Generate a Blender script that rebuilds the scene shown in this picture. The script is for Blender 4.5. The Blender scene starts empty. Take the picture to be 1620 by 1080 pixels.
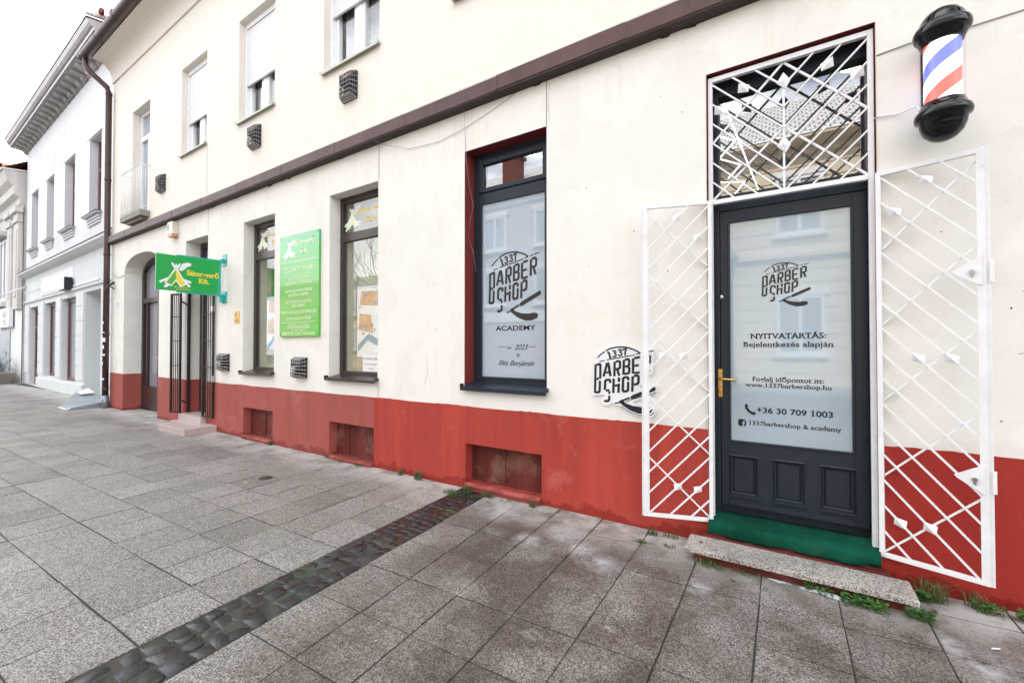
import bpy, math, random
from mathutils import Vector, Matrix
R = math.radians
random.seed(7)
sc = bpy.context.scene
COL = sc.collection

# ------------------------------------------------------------------ camera
cam_d = bpy.data.cameras.new('camera'); cam = bpy.data.objects.new('camera', cam_d); COL.objects.link(cam)
cam.location = (0, -3.2, 1.335)
cam.rotation_euler = (R(90.764), 0, R(32.5))
cam_d.sensor_width = 36.0; cam_d.lens = 15.0; cam_d.clip_start = 0.02; cam_d.clip_end = 1500
sc.camera = cam

# ------------------------------------------------------------------ world, sun, exposure
SUN_EL, SUN_AZ = R(42), R(12)          # azimuth clockwise from +Y
w = bpy.data.worlds.new('World'); sc.world = w; w.use_nodes = True
nt = w.node_tree; nt.nodes.clear()
def N(t, nt_=None, **k):
    n = (nt_ or nt).nodes.new(t)
    for a, b in k.items(): setattr(n, a, b)
    return n
out = N('ShaderNodeOutputWorld'); bg = N('ShaderNodeBackground'); sky = N('ShaderNodeTexSky')
sky.sky_type = 'NISHITA'; sky.sun_disc = False; sky.sun_elevation = SUN_EL; sky.sun_rotation = SUN_AZ
sky.dust_density = 2.0; sky.air_density = 1.0
tcw = N('ShaderNodeTexCoord'); mpw = N('ShaderNodeMapping'); mpw.inputs['Scale'].default_value = (1.2, 1.2, 3.0)
nzw = N('ShaderNodeTexNoise'); nzw.inputs['Scale'].default_value = 1.6; nzw.inputs['Detail'].default_value = 7; nzw.inputs['Roughness'].default_value = .6
rmp = N('ShaderNodeValToRGB'); rmp.color_ramp.elements[0].position = .36; rmp.color_ramp.elements[1].position = .56
mxw = N('ShaderNodeMixRGB'); mxw.inputs[2].default_value = (14, 14.1, 14.4, 1)
nt.links.new(tcw.outputs['Generated'], mpw.inputs[0]); nt.links.new(mpw.outputs[0], nzw.inputs['Vector'])
nt.links.new(nzw.outputs[0], rmp.inputs[0]); nt.links.new(rmp.outputs[0], mxw.inputs[0])
nt.links.new(sky.outputs[0], mxw.inputs[1]); nt.links.new(mxw.outputs[0], bg.inputs[0])
bg.inputs[1].default_value = 0.15
nt.links.new(bg.outputs[0], out.inputs[0])

sl = bpy.data.lights.new('sun', 'SUN'); so = bpy.data.objects.new('sun', sl); COL.objects.link(so)
sl.energy = 3.0; sl.angle = R(0.6); sl.color = (1, .95, .87)
d = Vector((math.sin(SUN_AZ)*math.cos(SUN_EL), math.cos(SUN_AZ)*math.cos(SUN_EL), math.sin(SUN_EL)))
so.rotation_euler = d.to_track_quat('Z', 'Y').to_euler(); so.location = (0, 12, 24)
sc.view_settings.view_transform = 'Standard'; sc.view_settings.look = 'None'
sc.view_settings.gamma = 1; sc.view_settings.exposure = 0.86

# ------------------------------------------------------------------ materials
def srgb(r, g, b):
    f = lambda c: (c/255/12.92) if c/255 <= .04045 else ((c/255+.055)/1.055)**2.4
    return (f(r), f(g), f(b), 1)
def newmat(name):
    m = bpy.data.materials.new(name); m.use_nodes = True
    t = m.node_tree; p = t.nodes['Principled BSDF']
    return m, t, p
def lk(t, a, b): t.links.new(a, b)
def noise(t, scale, detail=4, rough=.55, sc3=None, src=None):
    n = N('ShaderNodeTexNoise', t); n.inputs['Scale'].default_value = scale
    n.inputs['Detail'].default_value = detail; n.inputs['Roughness'].default_value = rough
    tc = N('ShaderNodeTexCoord', t); mp = N('ShaderNodeMapping', t)
    if sc3: mp.inputs['Scale'].default_value = sc3
    lk(t, tc.outputs['Object'], mp.inputs[0]); lk(t, mp.outputs[0], n.inputs['Vector'])
    return n
def ramp(t, src, stops):
    r = N('ShaderNodeValToRGB', t); e = r.color_ramp.elements
    while len(e) < len(stops): e.new(.5)
    for el, (p, c) in zip(e, stops):
        el.position = p; el.color = c if len(c) == 4 else (*c, 1)
    lk(t, src, r.inputs[0]); return r
def g(v): return (v, v, v, 1)
def mul(t, a, b, fac=1.0, mode='MULTIPLY'):
    m = N('ShaderNodeMixRGB', t); m.blend_type = mode
    if isinstance(fac, float): m.inputs[0].default_value = fac
    else: lk(t, fac, m.inputs[0])
    for i, x in ((1, a), (2, b)):
        if isinstance(x, tuple): m.inputs[i].default_value = x
        else: lk(t, x, m.inputs[i])
    return m.outputs[0]
def bump(t, p, src, strength=.3, dist=.004):
    b = N('ShaderNodeBump', t); b.inputs['Strength'].default_value = strength; b.inputs['Distance'].default_value = dist
    lk(t, src, b.inputs['Height']); lk(t, b.outputs[0], p.inputs['Normal']); return b

def plaster(name, col, var=.06, streak=.06, bumps=.25, rough=.85, stain=None, stain_amt=.5, damp=False, drip=False, patch_=None):
    m, t, p = newmat(name)
    a = noise(t, .8, 5); b = noise(t, 1.0, 5, .6, (5, 5, .35)); f = noise(t, 60, 4, .6); c2 = noise(t, 6, 6, .65)
    c = mul(t, col, ramp(t, a.outputs[0], [(.25, g(1-var)), (.75, g(1))]).outputs[0])
    c = mul(t, c, ramp(t, b.outputs[0], [(.35, g(1-streak)), (.65, g(1))]).outputs[0])
    c = mul(t, c, ramp(t, c2.outputs[0], [(.28, g(.93)), (.45, g(1))]).outputs[0])
    if patch_:
        c = mul(t, c, patch_, ramp(t, noise(t, .9, 3, .5).outputs[0], [(.515, g(0)), (.53, g(1))]).outputs[0])
        c = mul(t, c, (.975, .972, .962, 1), ramp(t, noise(t, 1.7, 5, .6).outputs[0], [(.55, g(0)), (.565, g(1))]).outputs[0])
    if stain:
        s = noise(t, 2.3, 8, .68)
        c = mul(t, c, stain, ramp(t, s.outputs[0], [(.56, g(0)), (.75, g(stain_amt))]).outputs[0], 'MIX')
    if drip:
        tc = N('ShaderNodeTexCoord', t); sx = N('ShaderNodeSeparateXYZ', t); lk(t, tc.outputs['Object'], sx.inputs[0])
        md = N('ShaderNodeMapRange', t); md.inputs[1].default_value = 2.9; md.inputs[2].default_value = 3.62; lk(t, sx.outputs[2], md.inputs[0])
        dd = N('ShaderNodeMath', t); dd.operation = 'MULTIPLY'; lk(t, md.outputs[0], dd.inputs[0])
        lk(t, ramp(t, noise(t, 1.0, 7, .7, (7, 7, .8)).outputs[0], [(.54, g(0)), (.74, g(.42))]).outputs[0], dd.inputs[1])
        c = mul(t, c, (.52, .38, .24, 1), dd.outputs[0], 'MIX')
        c = mul(t, c, (.60, .57, .52, 1), ramp(t, noise(t, 14, 8, .75).outputs[0], [(.66, g(0)), (.72, g(.35))]).outputs[0], 'MIX')
    if damp:
        tc = N('ShaderNodeTexCoord', t); sx = N('ShaderNodeSeparateXYZ', t); lk(t, tc.outputs['Object'], sx.inputs[0])
        ma = N('ShaderNodeMath', t); ma.operation = 'MULTIPLY_ADD'; lk(t, noise(t, 5, 7, .7).outputs[0], ma.inputs[0]); ma.inputs[1].default_value = -.34; lk(t, sx.outputs[2], ma.inputs[2])
        mr_ = N('ShaderNodeMapRange', t); mr_.inputs[1].default_value = -.10; mr_.inputs[2].default_value = -.125; lk(t, ma.outputs[0], mr_.inputs[0])
        c = mul(t, c, (.66, .52, .5, 1), mr_.outputs[0])
    lk(t, c, p.inputs['Base Color']); p.inputs['Roughness'].default_value = rough
    p.inputs['Specular IOR Level'].default_value = .25
    ad = N('ShaderNodeMath', t); ad.operation = 'ADD'; lk(t, f.outputs[0], ad.inputs[0]); lk(t, c2.outputs[0], ad.inputs[1])
    bump(t, p, ad.outputs[0], bumps, .004)
    return m
def paint(name, col, rough=.4, var=.05, metallic=0, bumps=.05, scale=8, coat=0, spec=.5, rust=0.0):
    m, t, p = newmat(name)
    a = noise(t, scale, 6)
    c = mul(t, col, ramp(t, a.outputs[0], [(.3, g(1-var)), (.7, g(1))]).outputs[0])
    if rust:
        c = mul(t, c, (.34, .17, .08, 1), ramp(t, noise(t, 17, 8, .75).outputs[0], [(.64, g(0)), (.72, g(rust))]).outputs[0], 'MIX')
        c = mul(t, c, (.62, .60, .56, 1), ramp(t, noise(t, 6, 8, .75).outputs[0], [(.52, g(0)), (.7, g(.6))]).outputs[0], 'MIX')
    lk(t, c, p.inputs['Base Color'])
    r = ramp(t, noise(t, scale*3, 5).outputs[0], [(.3, g(max(0, rough-.08))), (.7, g(min(1, rough+.08)))])
    lk(t, r.outputs[0], p.inputs['Roughness']); p.inputs['Metallic'].default_value = metallic
    p.inputs['Coat Weight'].default_value = coat; p.inputs['Specular IOR Level'].default_value = spec
    bump(t, p, noise(t, 40, 3).outputs[0], bumps, .002)
    return m
def glass(name, ior=1.7, tint=(.9, .95, .95, 1)):
    m = bpy.data.materials.new(name); m.use_nodes = True; t = m.node_tree; t.nodes.clear()
    o = N('ShaderNodeOutputMaterial', t); mx = N('ShaderNodeMixShader', t); tr = N('ShaderNodeBsdfTransparent', t)
    gl = N('ShaderNodeBsdfGlossy', t); fr = N('ShaderNodeFresnel', t)
    tr.inputs[0].default_value = tint; gl.inputs['Roughness'].default_value = 0.0; fr.inputs['IOR'].default_value = ior
    gg = N('ShaderNodeNewGeometry', t); sb_ = N('ShaderNodeMath', t); sb_.operation = 'SUBTRACT'; sb_.inputs[0].default_value = 1; lk(t, gg.outputs['Backfacing'], sb_.inputs[1])
    mf = N('ShaderNodeMath', t); mf.operation = 'MULTIPLY'; lk(t, fr.outputs[0], mf.inputs[0]); lk(t, sb_.outputs[0], mf.inputs[1])
    lk(t, mf.outputs[0], mx.inputs[0]); lk(t, tr.outputs[0], mx.inputs[1]); lk(t, gl.outputs[0], mx.inputs[2]); lk(t, mx.outputs[0], o.inputs[0])
    nb = N('ShaderNodeBump', t); nb.inputs['Strength'].default_value = .02; nb.inputs['Distance'].default_value = .01
    lk(t, noise(t, 1.5, 2).outputs[0], nb.inputs['Height']); lk(t, nb.outputs[0], gl.inputs['Normal'])
    return m
def film(name, col, ior=1.7, rough=.6, dark=.12):
    m, t, p = newmat(name)
    lk(t, mul(t, col, ramp(t, noise(t, 1.2, 4).outputs[0], [(.3, g(1-dark)), (.7, g(1))]).outputs[0]), p.inputs['Base Color'])
    p.inputs['Roughness'].default_value = rough; p.inputs['Specular IOR Level'].default_value = .1
    p.inputs['Coat Weight'].default_value = 1; p.inputs['Coat Roughness'].default_value = .03; p.inputs['Coat IOR'].default_value = ior
    return m
def emis(name, col, s):
    m = bpy.data.materials.new(name); m.use_nodes = True; t = m.node_tree; t.nodes.clear()
    o = N('ShaderNodeOutputMaterial', t); e = N('ShaderNodeEmission', t); e.inputs[0].default_value = col; e.inputs[1].default_value = s
    lk(t, e.outputs[0], o.inputs[0]); return m

M = {}
M['wall'] = plaster('cream_plaster', (.775, .75, .70, 1), .04, .018, .3, stain=(.66, .58, .46, 1), stain_amt=.22, drip=True, patch_=(.965, .965, .97, 1))
M['wall_up'] = plaster('warm_cream_plaster', (.755, .712, .64, 1), .04, .012, .2)
M['plinth'] = plaster('red_plaster', (.45, .058, .042, 1), .18, .24, .45, .75, stain=(.52, .17, .14, 1), stain_amt=.6, damp=True)
M['plinth_old'] = plaster('faded_red_plaster', (.37, .088, .074, 1), .14, .12, .3, .75, stain=(.45, .18, .17, 1), stain_amt=.5, damp=True)
M['redpaint'] = plaster('oxide_red_paint', (.2, .035, .03, 1), .15, .15, .2, .6)
M['redwood'] = plaster('peeling_red_boards', (.17, .035, .028, 1), .3, .4, .5, .7, stain=(.3, .2, .15, 1), stain_amt=.6)
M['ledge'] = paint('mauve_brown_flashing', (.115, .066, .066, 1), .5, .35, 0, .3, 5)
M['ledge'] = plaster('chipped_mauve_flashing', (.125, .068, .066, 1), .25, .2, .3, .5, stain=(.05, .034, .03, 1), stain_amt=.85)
M['soffit'] = paint('shaded_soffit_brown', (.042, .029, .025, 1), .7, .3)  # shade under the ledge put into the colour, darker than the ledge face
M['plinth_new'] = plaster('deep_red_gloss_plaster', (.345, .028, .021, 1), .12, .12, .5, .5, damp=True)
M['gutter'] = paint('brown_gutter_metal', (.075, .045, .042, 1), .38, .3, .3, .1, 4)
M['brown'] = paint('dark_brown_frame', (.045, .027, .024, 1), .35, .3, 0, .05)
M['grille'] = paint('dark_brown_steel', (.035, .024, .024, 1), .4, .3, .3, .1, 12)
M['anth'] = paint('anthracite_paint', (.017, .024, .036, 1), .38, .1, 0, .05, 6, spec=.3)
M['anth_gap'] = paint('dark_gap', (.008, .009, .011, 1), .7, .1)
M['white'] = paint('white_gloss_paint', (.76, .76, .775, 1), .38, .09, 0, .25, 14, rust=.55)
M['pvc'] = paint('white_plastic_frame', (.8, .81, .83, 1), .3, .04)
M['sillstone'] = paint('pale_green_metal_sill', (.5, .52, .44, 1), .5, .15)
M['brass'] = paint('brass', (.62, .38, .11, 1), .25, .15, 1.0, .03)
M['steel'] = paint('steel', (.45, .45, .46, 1), .35, .15, 1.0, .05)
M['black'] = paint('black_gloss_plastic', (.004, .004, .005, 1), .06, .1, 0, 0, 6, 0.0, .45)
M['ink'] = paint('black_vinyl_lettering', (.006, .006, .007, 1), .4, .1, 0, 0)
M['ink_dark'] = paint('brown_black_vinyl', (.016, .011, .009, 1), .4, .2, 0, 0)
M['shop_film'] = film('frosted_window_film', (.34, .42, .49, 1), 2.1)
M['door_film'] = film('frosted_door_film', (.36, .44, .50, 1), 2.05)
M['glass'] = glass('clear_glass', 2.5)
M['glass_hi'] = glass('reflective_glass', 4.5, (.6, .62, .64, 1))
M['dark'] = paint('dark_interior', (.02, .022, .025, 1), .8, .2)
M['interior'] = paint('grey_interior', (.1, .1, .105, 1), .8, .2)
M['curtain'] = plaster('grey_net_curtain', (.42, .42, .46, 1), .1, .45, .1)
M['beige'] = paint('beige_interior', (.62, .58, .44, 1), .7, .1)
M['green_in'] = paint('green_poster', (.10, .28, .08, 1), .4, .2)
M['paper'] = paint('paper_white', (.78, .78, .78, 1), .6, .05)
M['peach'] = paint('peach_print', (.70, .38, .20, 1), .6, .45, 0, 0, 14)
M['bluep'] = paint('blue_print', (.09, .27, .42, 1), .6, .2)
M['greyp'] = paint('grey_print', (.35, .33, .34, 1), .6, .5, 0, 0, 20)
M['sign_green'] = paint('sign_green', (.004, .34, .06, 1), .35, .08)
M['teal'] = paint('turquoise_paint', (.02, .38, .33, 1), .35, .1)
M['yellow'] = paint('yellow_lettering', (.8, .62, .06, 1), .5, .05)
M['yellow_plate'] = paint('yellow_plate', (.7, .45, .1, 1), .5, .1)
M['orange'] = paint('orange_lens', (.62, .27, .10, 1), .35, .1)
M['cream_box'] = paint('cream_plastic', (.7, .63, .52, 1), .45, .1)
M['mint'] = paint('mint_lettering', (.74, .85, .55, 1), .5, .05)
M['moss'] = plaster('moss', (.05, .12, .02, 1), .3, .1, .6)
M['concrete'] = plaster('grey_concrete', (.33, .31, .28, 1), .15, .2, .4, stain=(.16, .15, .13, 1))
M['nb_wall'] = plaster('pale_blue_plaster', (.68, .69, .71, 1), .06, .1, .25, stain=(.5, .5, .5, 1), stain_amt=.3)
M['nb_shop'] = plaster('pale_blue_green_plaster', (.64, .675, .675, 1), .06, .08, .2)
M['nb_grey'] = plaster('weathered_grey_moulding', (.40, .39, .39, 1), .25, .2, .4, stain=(.68, .58, .48, 1), stain_amt=.8)
M['nb_white'] = plaster('whitewash', (.78, .79, .8, 1), .05, .1, .3)
M['nb_peel'] = plaster('peeling_pale_paint', (.80, .80, .82, 1), .08, .1, .2, stain=(.62, .42, .34, 1), stain_amt=.55)
M['redbrown'] = paint('red_brown_frame', (.13, .045, .04, 1), .4, .2)
M['pane_grey'] = film('grey_window_pane', (.30, .34, .38, 1), 1.8)
M['pane_dark'] = film('dark_window_pane', (.05, .065, .085, 1), 2.0)
M['pane_lav'] = film('dusty_lavender_pane', (.27, .27, .31, 1), 1.7)
M['zinc'] = paint('dull_zinc_sheet', (.32, .36, .40, 1), .45, .3, .6, .2, 3)
M['far_wall'] = plaster('far_grey_plaster', (.64, .62, .595, 1), .12, .2, .2, stain=(.35, .32, .3, 1), stain_amt=.4)
M['bronze'] = paint('rusty_iron', (.06, .035, .025, 1), .6, .4, .4, .2)
M['ventmetal'] = paint('weathered_vent_steel', (.36, .34, .33, 1), .4, .5, .5, .2, 10)
M['tree'] = plaster('bark', (.08, .06, .05, 1), .3, .2, .5)
M['wire'] = paint('grey_wire', (.25, .24, .23, 1), .6, .2)
M['wire_w'] = paint('white_wire', (.75, .75, .76, 1), .5, .05)

def tilemat():
    m, t, p = newmat('granite_paving')
    tc = N('ShaderNodeTexCoord', t)
    v = N('ShaderNodeTexVoronoi', t); v.inputs['Scale'].default_value = 200; lk(t, tc.outputs['Object'], v.inputs['Vector'])
    sp = N('ShaderNodeSeparateColor', t); lk(t, v.outputs['Color'], sp.inputs[0])
    fine = noise(t, 260, 3, .7)
    c = ramp(t, sp.outputs[0], [(0, (.040, .037, .035)), (.3, (.108, .100, .094)), (.6, (.205, .191, .178)), (1, (.35, .33, .308))]).outputs[0]
    c = mul(t, c, ramp(t, fine.outputs[0], [(.3, g(.65)), (.7, g(1.15))]).outputs[0])
    # every slab a little different
    geo = N('ShaderNodeNewGeometry', t)
    c = mul(t, c, ramp(t, geo.outputs['Random Per Island'], [(0, (.86, .835, .81)), (.3, (1.0, .975, .95)), (.7, (1.10, 1.085, 1.06)), (1, (1.24, 1.23, 1.22))]).outputs[0])
    # damp brown-black stains, mostly right of the gully
    sx = N('ShaderNodeSeparateXYZ', t); lk(t, tc.outputs['Object'], sx.inputs[0])
    mr = N('ShaderNodeMapRange', t); mr.inputs[1].default_value = -2.6; mr.inputs[2].default_value = -1.7; lk(t, sx.outputs[0], mr.inputs[0])
    st = noise(t, 2.2, 7, .62)
    stm = ramp(t, st.outputs[0], [(.35, g(0)), (.56, g(1))])
    mm = N('ShaderNodeMath', t); mm.operation = 'MULTIPLY'; lk(t, stm.outputs[0], mm.inputs[0]); lk(t, mr.outputs[0], mm.inputs[1])
    c = mul(t, c, (.46, .41, .37, 1), mm.outputs[0])
    c = mul(t, c, (1.22, 1.22, 1.24, 1), ramp(t, noise(t, .9, 4).outputs[0], [(.42, g(0)), (.62, g(.8))]).outputs[0])
    # dried salt bloom along the wall and in blotches
    my = N('ShaderNodeMapRange', t); my.inputs[1].default_value = -.55; my.inputs[2].default_value = -.12; lk(t, sx.outputs[1], my.inputs[0])
    sb = noise(t, 3.5, 7, .7); sbr = ramp(t, sb.outputs[0], [(.34, g(0)), (.56, g(1))])
    m2 = N('ShaderNodeMath', t); m2.operation = 'MULTIPLY'; lk(t, my.outputs[0], m2.inputs[0]); lk(t, sbr.outputs[0], m2.inputs[1])
    m3 = N('ShaderNodeMath', t); m3.operation = 'MULTIPLY'; m3.inputs[1].default_value = .75; lk(t, m2.outputs[0], m3.inputs[0])
    c = mul(t, c, (.46, .45, .43, 1), m3.outputs[0], 'MIX')
    bl = noise(t, 4.6, 6, .72); blr = ramp(t, bl.outputs[0], [(.62, g(0)), (.74, g(.55))])
    mk = N('ShaderNodeMath', t); mk.operation = 'MULTIPLY'; lk(t, blr.outputs[0], mk.inputs[0]); lk(t, mr.outputs[0], mk.inputs[1])
    c = mul(t, c, (.42, .42, .43, 1), mk.outputs[0], 'MIX')
    vm = None
    for px_, py_, pr_ in ((.70, -.61, .17), (.62, -.52, .1), (-1.95, -.33, .2), (-1.35, -.42, .17), (-1.5, -.62, .14), (-.95, -.66, .15), (-1.15, -.55, .12), (-.42, -.62, .1)):
        dn = N('ShaderNodeVectorMath', t); dn.operation = 'DISTANCE'; dn.inputs[1].default_value = (px_, py_, 0); lk(t, tc.outputs['Object'], dn.inputs[0])
        mrd = N('ShaderNodeMapRange', t); mrd.inputs[1].default_value = pr_; mrd.inputs[2].default_value = pr_*.25; lk(t, dn.outputs['Value'], mrd.inputs[0])
        if vm is None: vm = mrd.outputs[0]
        else:
            mxn = N('ShaderNodeMath', t); mxn.operation = 'MAXIMUM'; lk(t, vm, mxn.inputs[0]); lk(t, mrd.outputs[0], mxn.inputs[1]); vm = mxn.outputs[0]
    sn = N('ShaderNodeMath', t); sn.operation = 'MULTIPLY'; lk(t, vm, sn.inputs[0]); lk(t, ramp(t, noise(t, 9, 7, .7).outputs[0], [(.38, g(0)), (.64, g(.6))]).outputs[0], sn.inputs[1])
    c = mul(t, c, (.50, .51, .53, 1), sn.outputs[0], 'MIX')
    # old chewing gum
    gv = N('ShaderNodeTexVoronoi', t); gv.inputs['Scale'].default_value = 2.3; gv.inputs['Randomness'].default_value = 1; lk(t, tc.outputs['Object'], gv.inputs['Vector'])
    gr = ramp(t, gv.outputs['Distance'], [(.022, g(.8)), (.03, g(0))])
    c = mul(t, c, (.62, .6, .56, 1), gr.outputs[0], 'MIX')
    lk(t, c, p.inputs['Base Color'])
    rr = ramp(t, st.outputs[0], [(.36, g(.72)), (.62, g(.5))]); lk(t, rr.outputs[0], p.inputs['Roughness'])
    p.inputs['Specular IOR Level'].default_value = .45
    bump(t, p, sp.outputs[1], .25, .002)
    return m
M['tile'] = tilemat()
def settmat():
    m, t, p = newmat('wet_stone_setts')
    geo = N('ShaderNodeNewGeometry', t)
    c = ramp(t, geo.outputs['Random Per Island'], [(0, (.010, .011, .012)), (.45, (.017, .018, .020)), (.75, (.024, .021, .020)), (1, (.030, .032, .035))]).outputs[0]
    c = mul(t, c, ramp(t, noise(t, 25, 6).outputs[0], [(.3, g(.55)), (.7, g(1.4))]).outputs[0])
    s = noise(t, 5, 6, .65)
    c = mul(t, c, (.03, .075, .012, 1), ramp(t, s.outputs[0], [(.60, g(0)), (.68, g(.8))]).outputs[0], 'MIX')
    c = mul(t, c, (.3, .3, .31, 1), ramp(t, noise(t, 4, 7, .7, (1, 1, 1)).outputs[0], [(.66, g(0)), (.75, g(.7))]).outputs[0], 'MIX')
    lk(t, c, p.inputs['Base Color'])
    lk(t, ramp(t, noise(t, 9, 4).outputs[0], [(.35, g(.18)), (.65, g(.6))]).outputs[0], p.inputs['Roughness'])
    bump(t, p, noise(t, 30, 6, .6).outputs[0], .7, .008)
    return m
M['sett'] = settmat()
def watermat():
    m, t, p = newmat('muddy_puddle'); p.inputs['Base Color'].default_value = (.028, .027, .022, 1); p.inputs['Roughness'].default_value = .12
    p.inputs['Specular IOR Level'].default_value = .4; bump(t, p, noise(t, 10, 2).outputs[0], .03, .004); return m
M['water'] = watermat()
def groundmat():
    m, t, p = newmat('joint_mortar'); lk(t, mul(t, (.040, .038, .034, 1), ramp(t, noise(t, 6, 6).outputs[0], [(.3, g(.5)), (.7, g(1.2))]).outputs[0]), p.inputs['Base Color'])
    p.inputs['Roughness'].default_value = .9; bump(t, p, noise(t, 80, 4).outputs[0], .4, .004); return m
M['ground'] = groundmat()
M['asphalt'] = plaster('asphalt', (.055, .055, .057, 1), .15, .05, .6, .8)
def terrazzo():
    m, t, p = newmat('terrazzo')
    tc = N('ShaderNodeTexCoord', t); v = N('ShaderNodeTexVoronoi', t); v.inputs['Scale'].default_value = 210; lk(t, tc.outputs['Object'], v.inputs['Vector'])
    sp = N('ShaderNodeSeparateColor', t); lk(t, v.outputs['Color'], sp.inputs[0])
    c = ramp(t, sp.outputs[0], [(0, (.045, .04, .038)), (.25, (.14, .12, .11)), (.5, (.36, .335, .305)), (1, (.52, .49, .45))]).outputs[0]
    c = mul(t, c, ramp(t, noise(t, 5, 6).outputs[0], [(.3, g(.75)), (.6, g(1.05))]).outputs[0])
    lk(t, c, p.inputs['Base Color']); p.inputs['Roughness'].default_value = .5; bump(t, p, sp.outputs[1], .15, .0015); return m
M['terrazzo'] = terrazzo()
def carpet():
    m, t, p = newmat('green_carpet'); 
    c = mul(t, (.004, .066, .040, 1), ramp(t, noise(t, 5, 6).outputs[0], [(.3, g(.55)), (.65, g(1.15))]).outputs[0])
    c = mul(t, c, ramp(t, noise(t, 220, 3).outputs[0], [(.3, g(.6)), (.7, g(1.25))]).outputs[0])
    c = mul(t, c, (.045, .09, .05, 1), ramp(t, noise(t, 9, 7, .7).outputs[0], [(.56, g(0)), (.75, g(.6))]).outputs[0], 'MIX')
    lk(t, c, p.inputs['Base Color']); p.inputs['Roughness'].default_value = .95; p.inputs['Specular IOR Level'].default_value = .1
    bump(t, p, noise(t, 250, 3).outputs[0], .7, .004); return m
M['carpet'] = carpet()
def steptile():
    m, t, p = newmat('pink_step_tiles'); b = N('ShaderNodeTexBrick', t); tc = N('ShaderNodeTexCoord', t); lk(t, tc.outputs['Object'], b.inputs['Vector'])
    b.offset = 0; b.inputs['Scale'].default_value = 1; b.inputs['Brick Width'].default_value = .15; b.inputs['Row Height'].default_value = .15; b.inputs['Mortar Size'].default_value = .003
    b.inputs['Color1'].default_value = (.47, .39, .37, 1); b.inputs['Color2'].default_value = (.42, .35, .335, 1); b.inputs['Mortar'].default_value = (.22, .17, .15, 1)
    lk(t, b.outputs[0], p.inputs['Base Color']); p.inputs['Roughness'].default_value = .4; return m
M['steptile'] = steptile()
def shutter():
    m, t, p = newmat('roller_shutter_slats'); wv = N('ShaderNodeTexWave', t); tc = N('ShaderNodeTexCoord', t); lk(t, tc.outputs['Object'], wv.inputs['Vector'])
    wv.bands_direction = 'Z'; wv.inputs['Scale'].default_value = 7.2; wv.wave_profile = 'SIN'
    p.inputs['Base Color'].default_value = (.78, .77, .78, 1); p.inputs['Roughness'].default_value = .5
    lk(t, mul(t, (.70, .69, .70, 1), ramp(t, wv.outputs[0], [(0, (.72, .72, .74)), (.2, (1, 1, 1))]).outputs[0]), p.inputs['Base Color'])
    bump(t, p, wv.outputs[0], .4, .012); return m
M['shutter'] = shutter()
def rooftile(name, c1, c2, sx=.25, sy=.3):
    m, t, p = newmat(name); b = N('ShaderNodeTexBrick', t); tc = N('ShaderNodeTexCoord', t); lk(t, tc.outputs['Object'], b.inputs['Vector'])
    b.inputs['Scale'].default_value = 1; b.inputs['Brick Width'].default_value = sx; b.inputs['Row Height'].default_value = sy; b.inputs['Mortar Size'].default_value = .025
    b.inputs['Color1'].default_value = c1; b.inputs['Color2'].default_value = c2; b.inputs['Mortar'].default_value = tuple(.35*x for x in c1[:3])+(1,)
    lk(t, b.outputs[0], p.inputs['Base Color']); p.inputs['Roughness'].default_value = .8; bump(t, p, b.outputs[1], .8, .03); return m
M['roof_red'] = rooftile('red_roof_tiles', (.42, .12, .07, 1), (.5, .17, .1, 1))
M['roof_grey'] = rooftile('grey_roof_tiles', (.56, .56, .56, 1), (.64, .63, .62, 1))
M['opp_mauve'] = plaster('mauve_plaster', (.50, .44, .47, 1), .06, .06, .2)
M['opp_cream'] = plaster('opposite_cream_plaster', (.74, .66, .52, 1), .08, .1, .2)
M['opp_tan'] = plaster('opposite_tan_plaster', (.68, .50, .30, 1), .08, .08, .2)
M['brick'] = rooftile('chimney_brick', (.3, .08, .06, 1), (.36, .11, .08, 1), .2, .07)
M['grass'] = paint('grass_blades', (.065, .135, .025, 1), .6, .5, 0, 0, 30)
M['dry'] = paint('dry_grass', (.20, .16, .07, 1), .7, .4, 0, 0, 30)
M['leaf'] = paint('weed_leaves', (.06, .16, .03, 1), .5, .4, 0, 0, 30)
M['needles'] = paint('grey_green_needles', (.10, .13, .10, 1), .6, .4, 0, 0, 30)
M['ice'] = plaster('dirty_ice', (.56, .59, .62, 1), .1, .1, .5, .3)
M['cig'] = paint('cigarette_paper', (.8, .79, .76, 1), .7, .05)
M['deadleaf'] = paint('dead_leaf', (.11, .05, .03, 1), .7, .3)
M['tube'] = emis('lit_white_tube', (1, 1, 1, 1), 6)
M['lamp_on'] = emis('lit_ceiling_lamp', (1, .86, .62, 1), 7)

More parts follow.
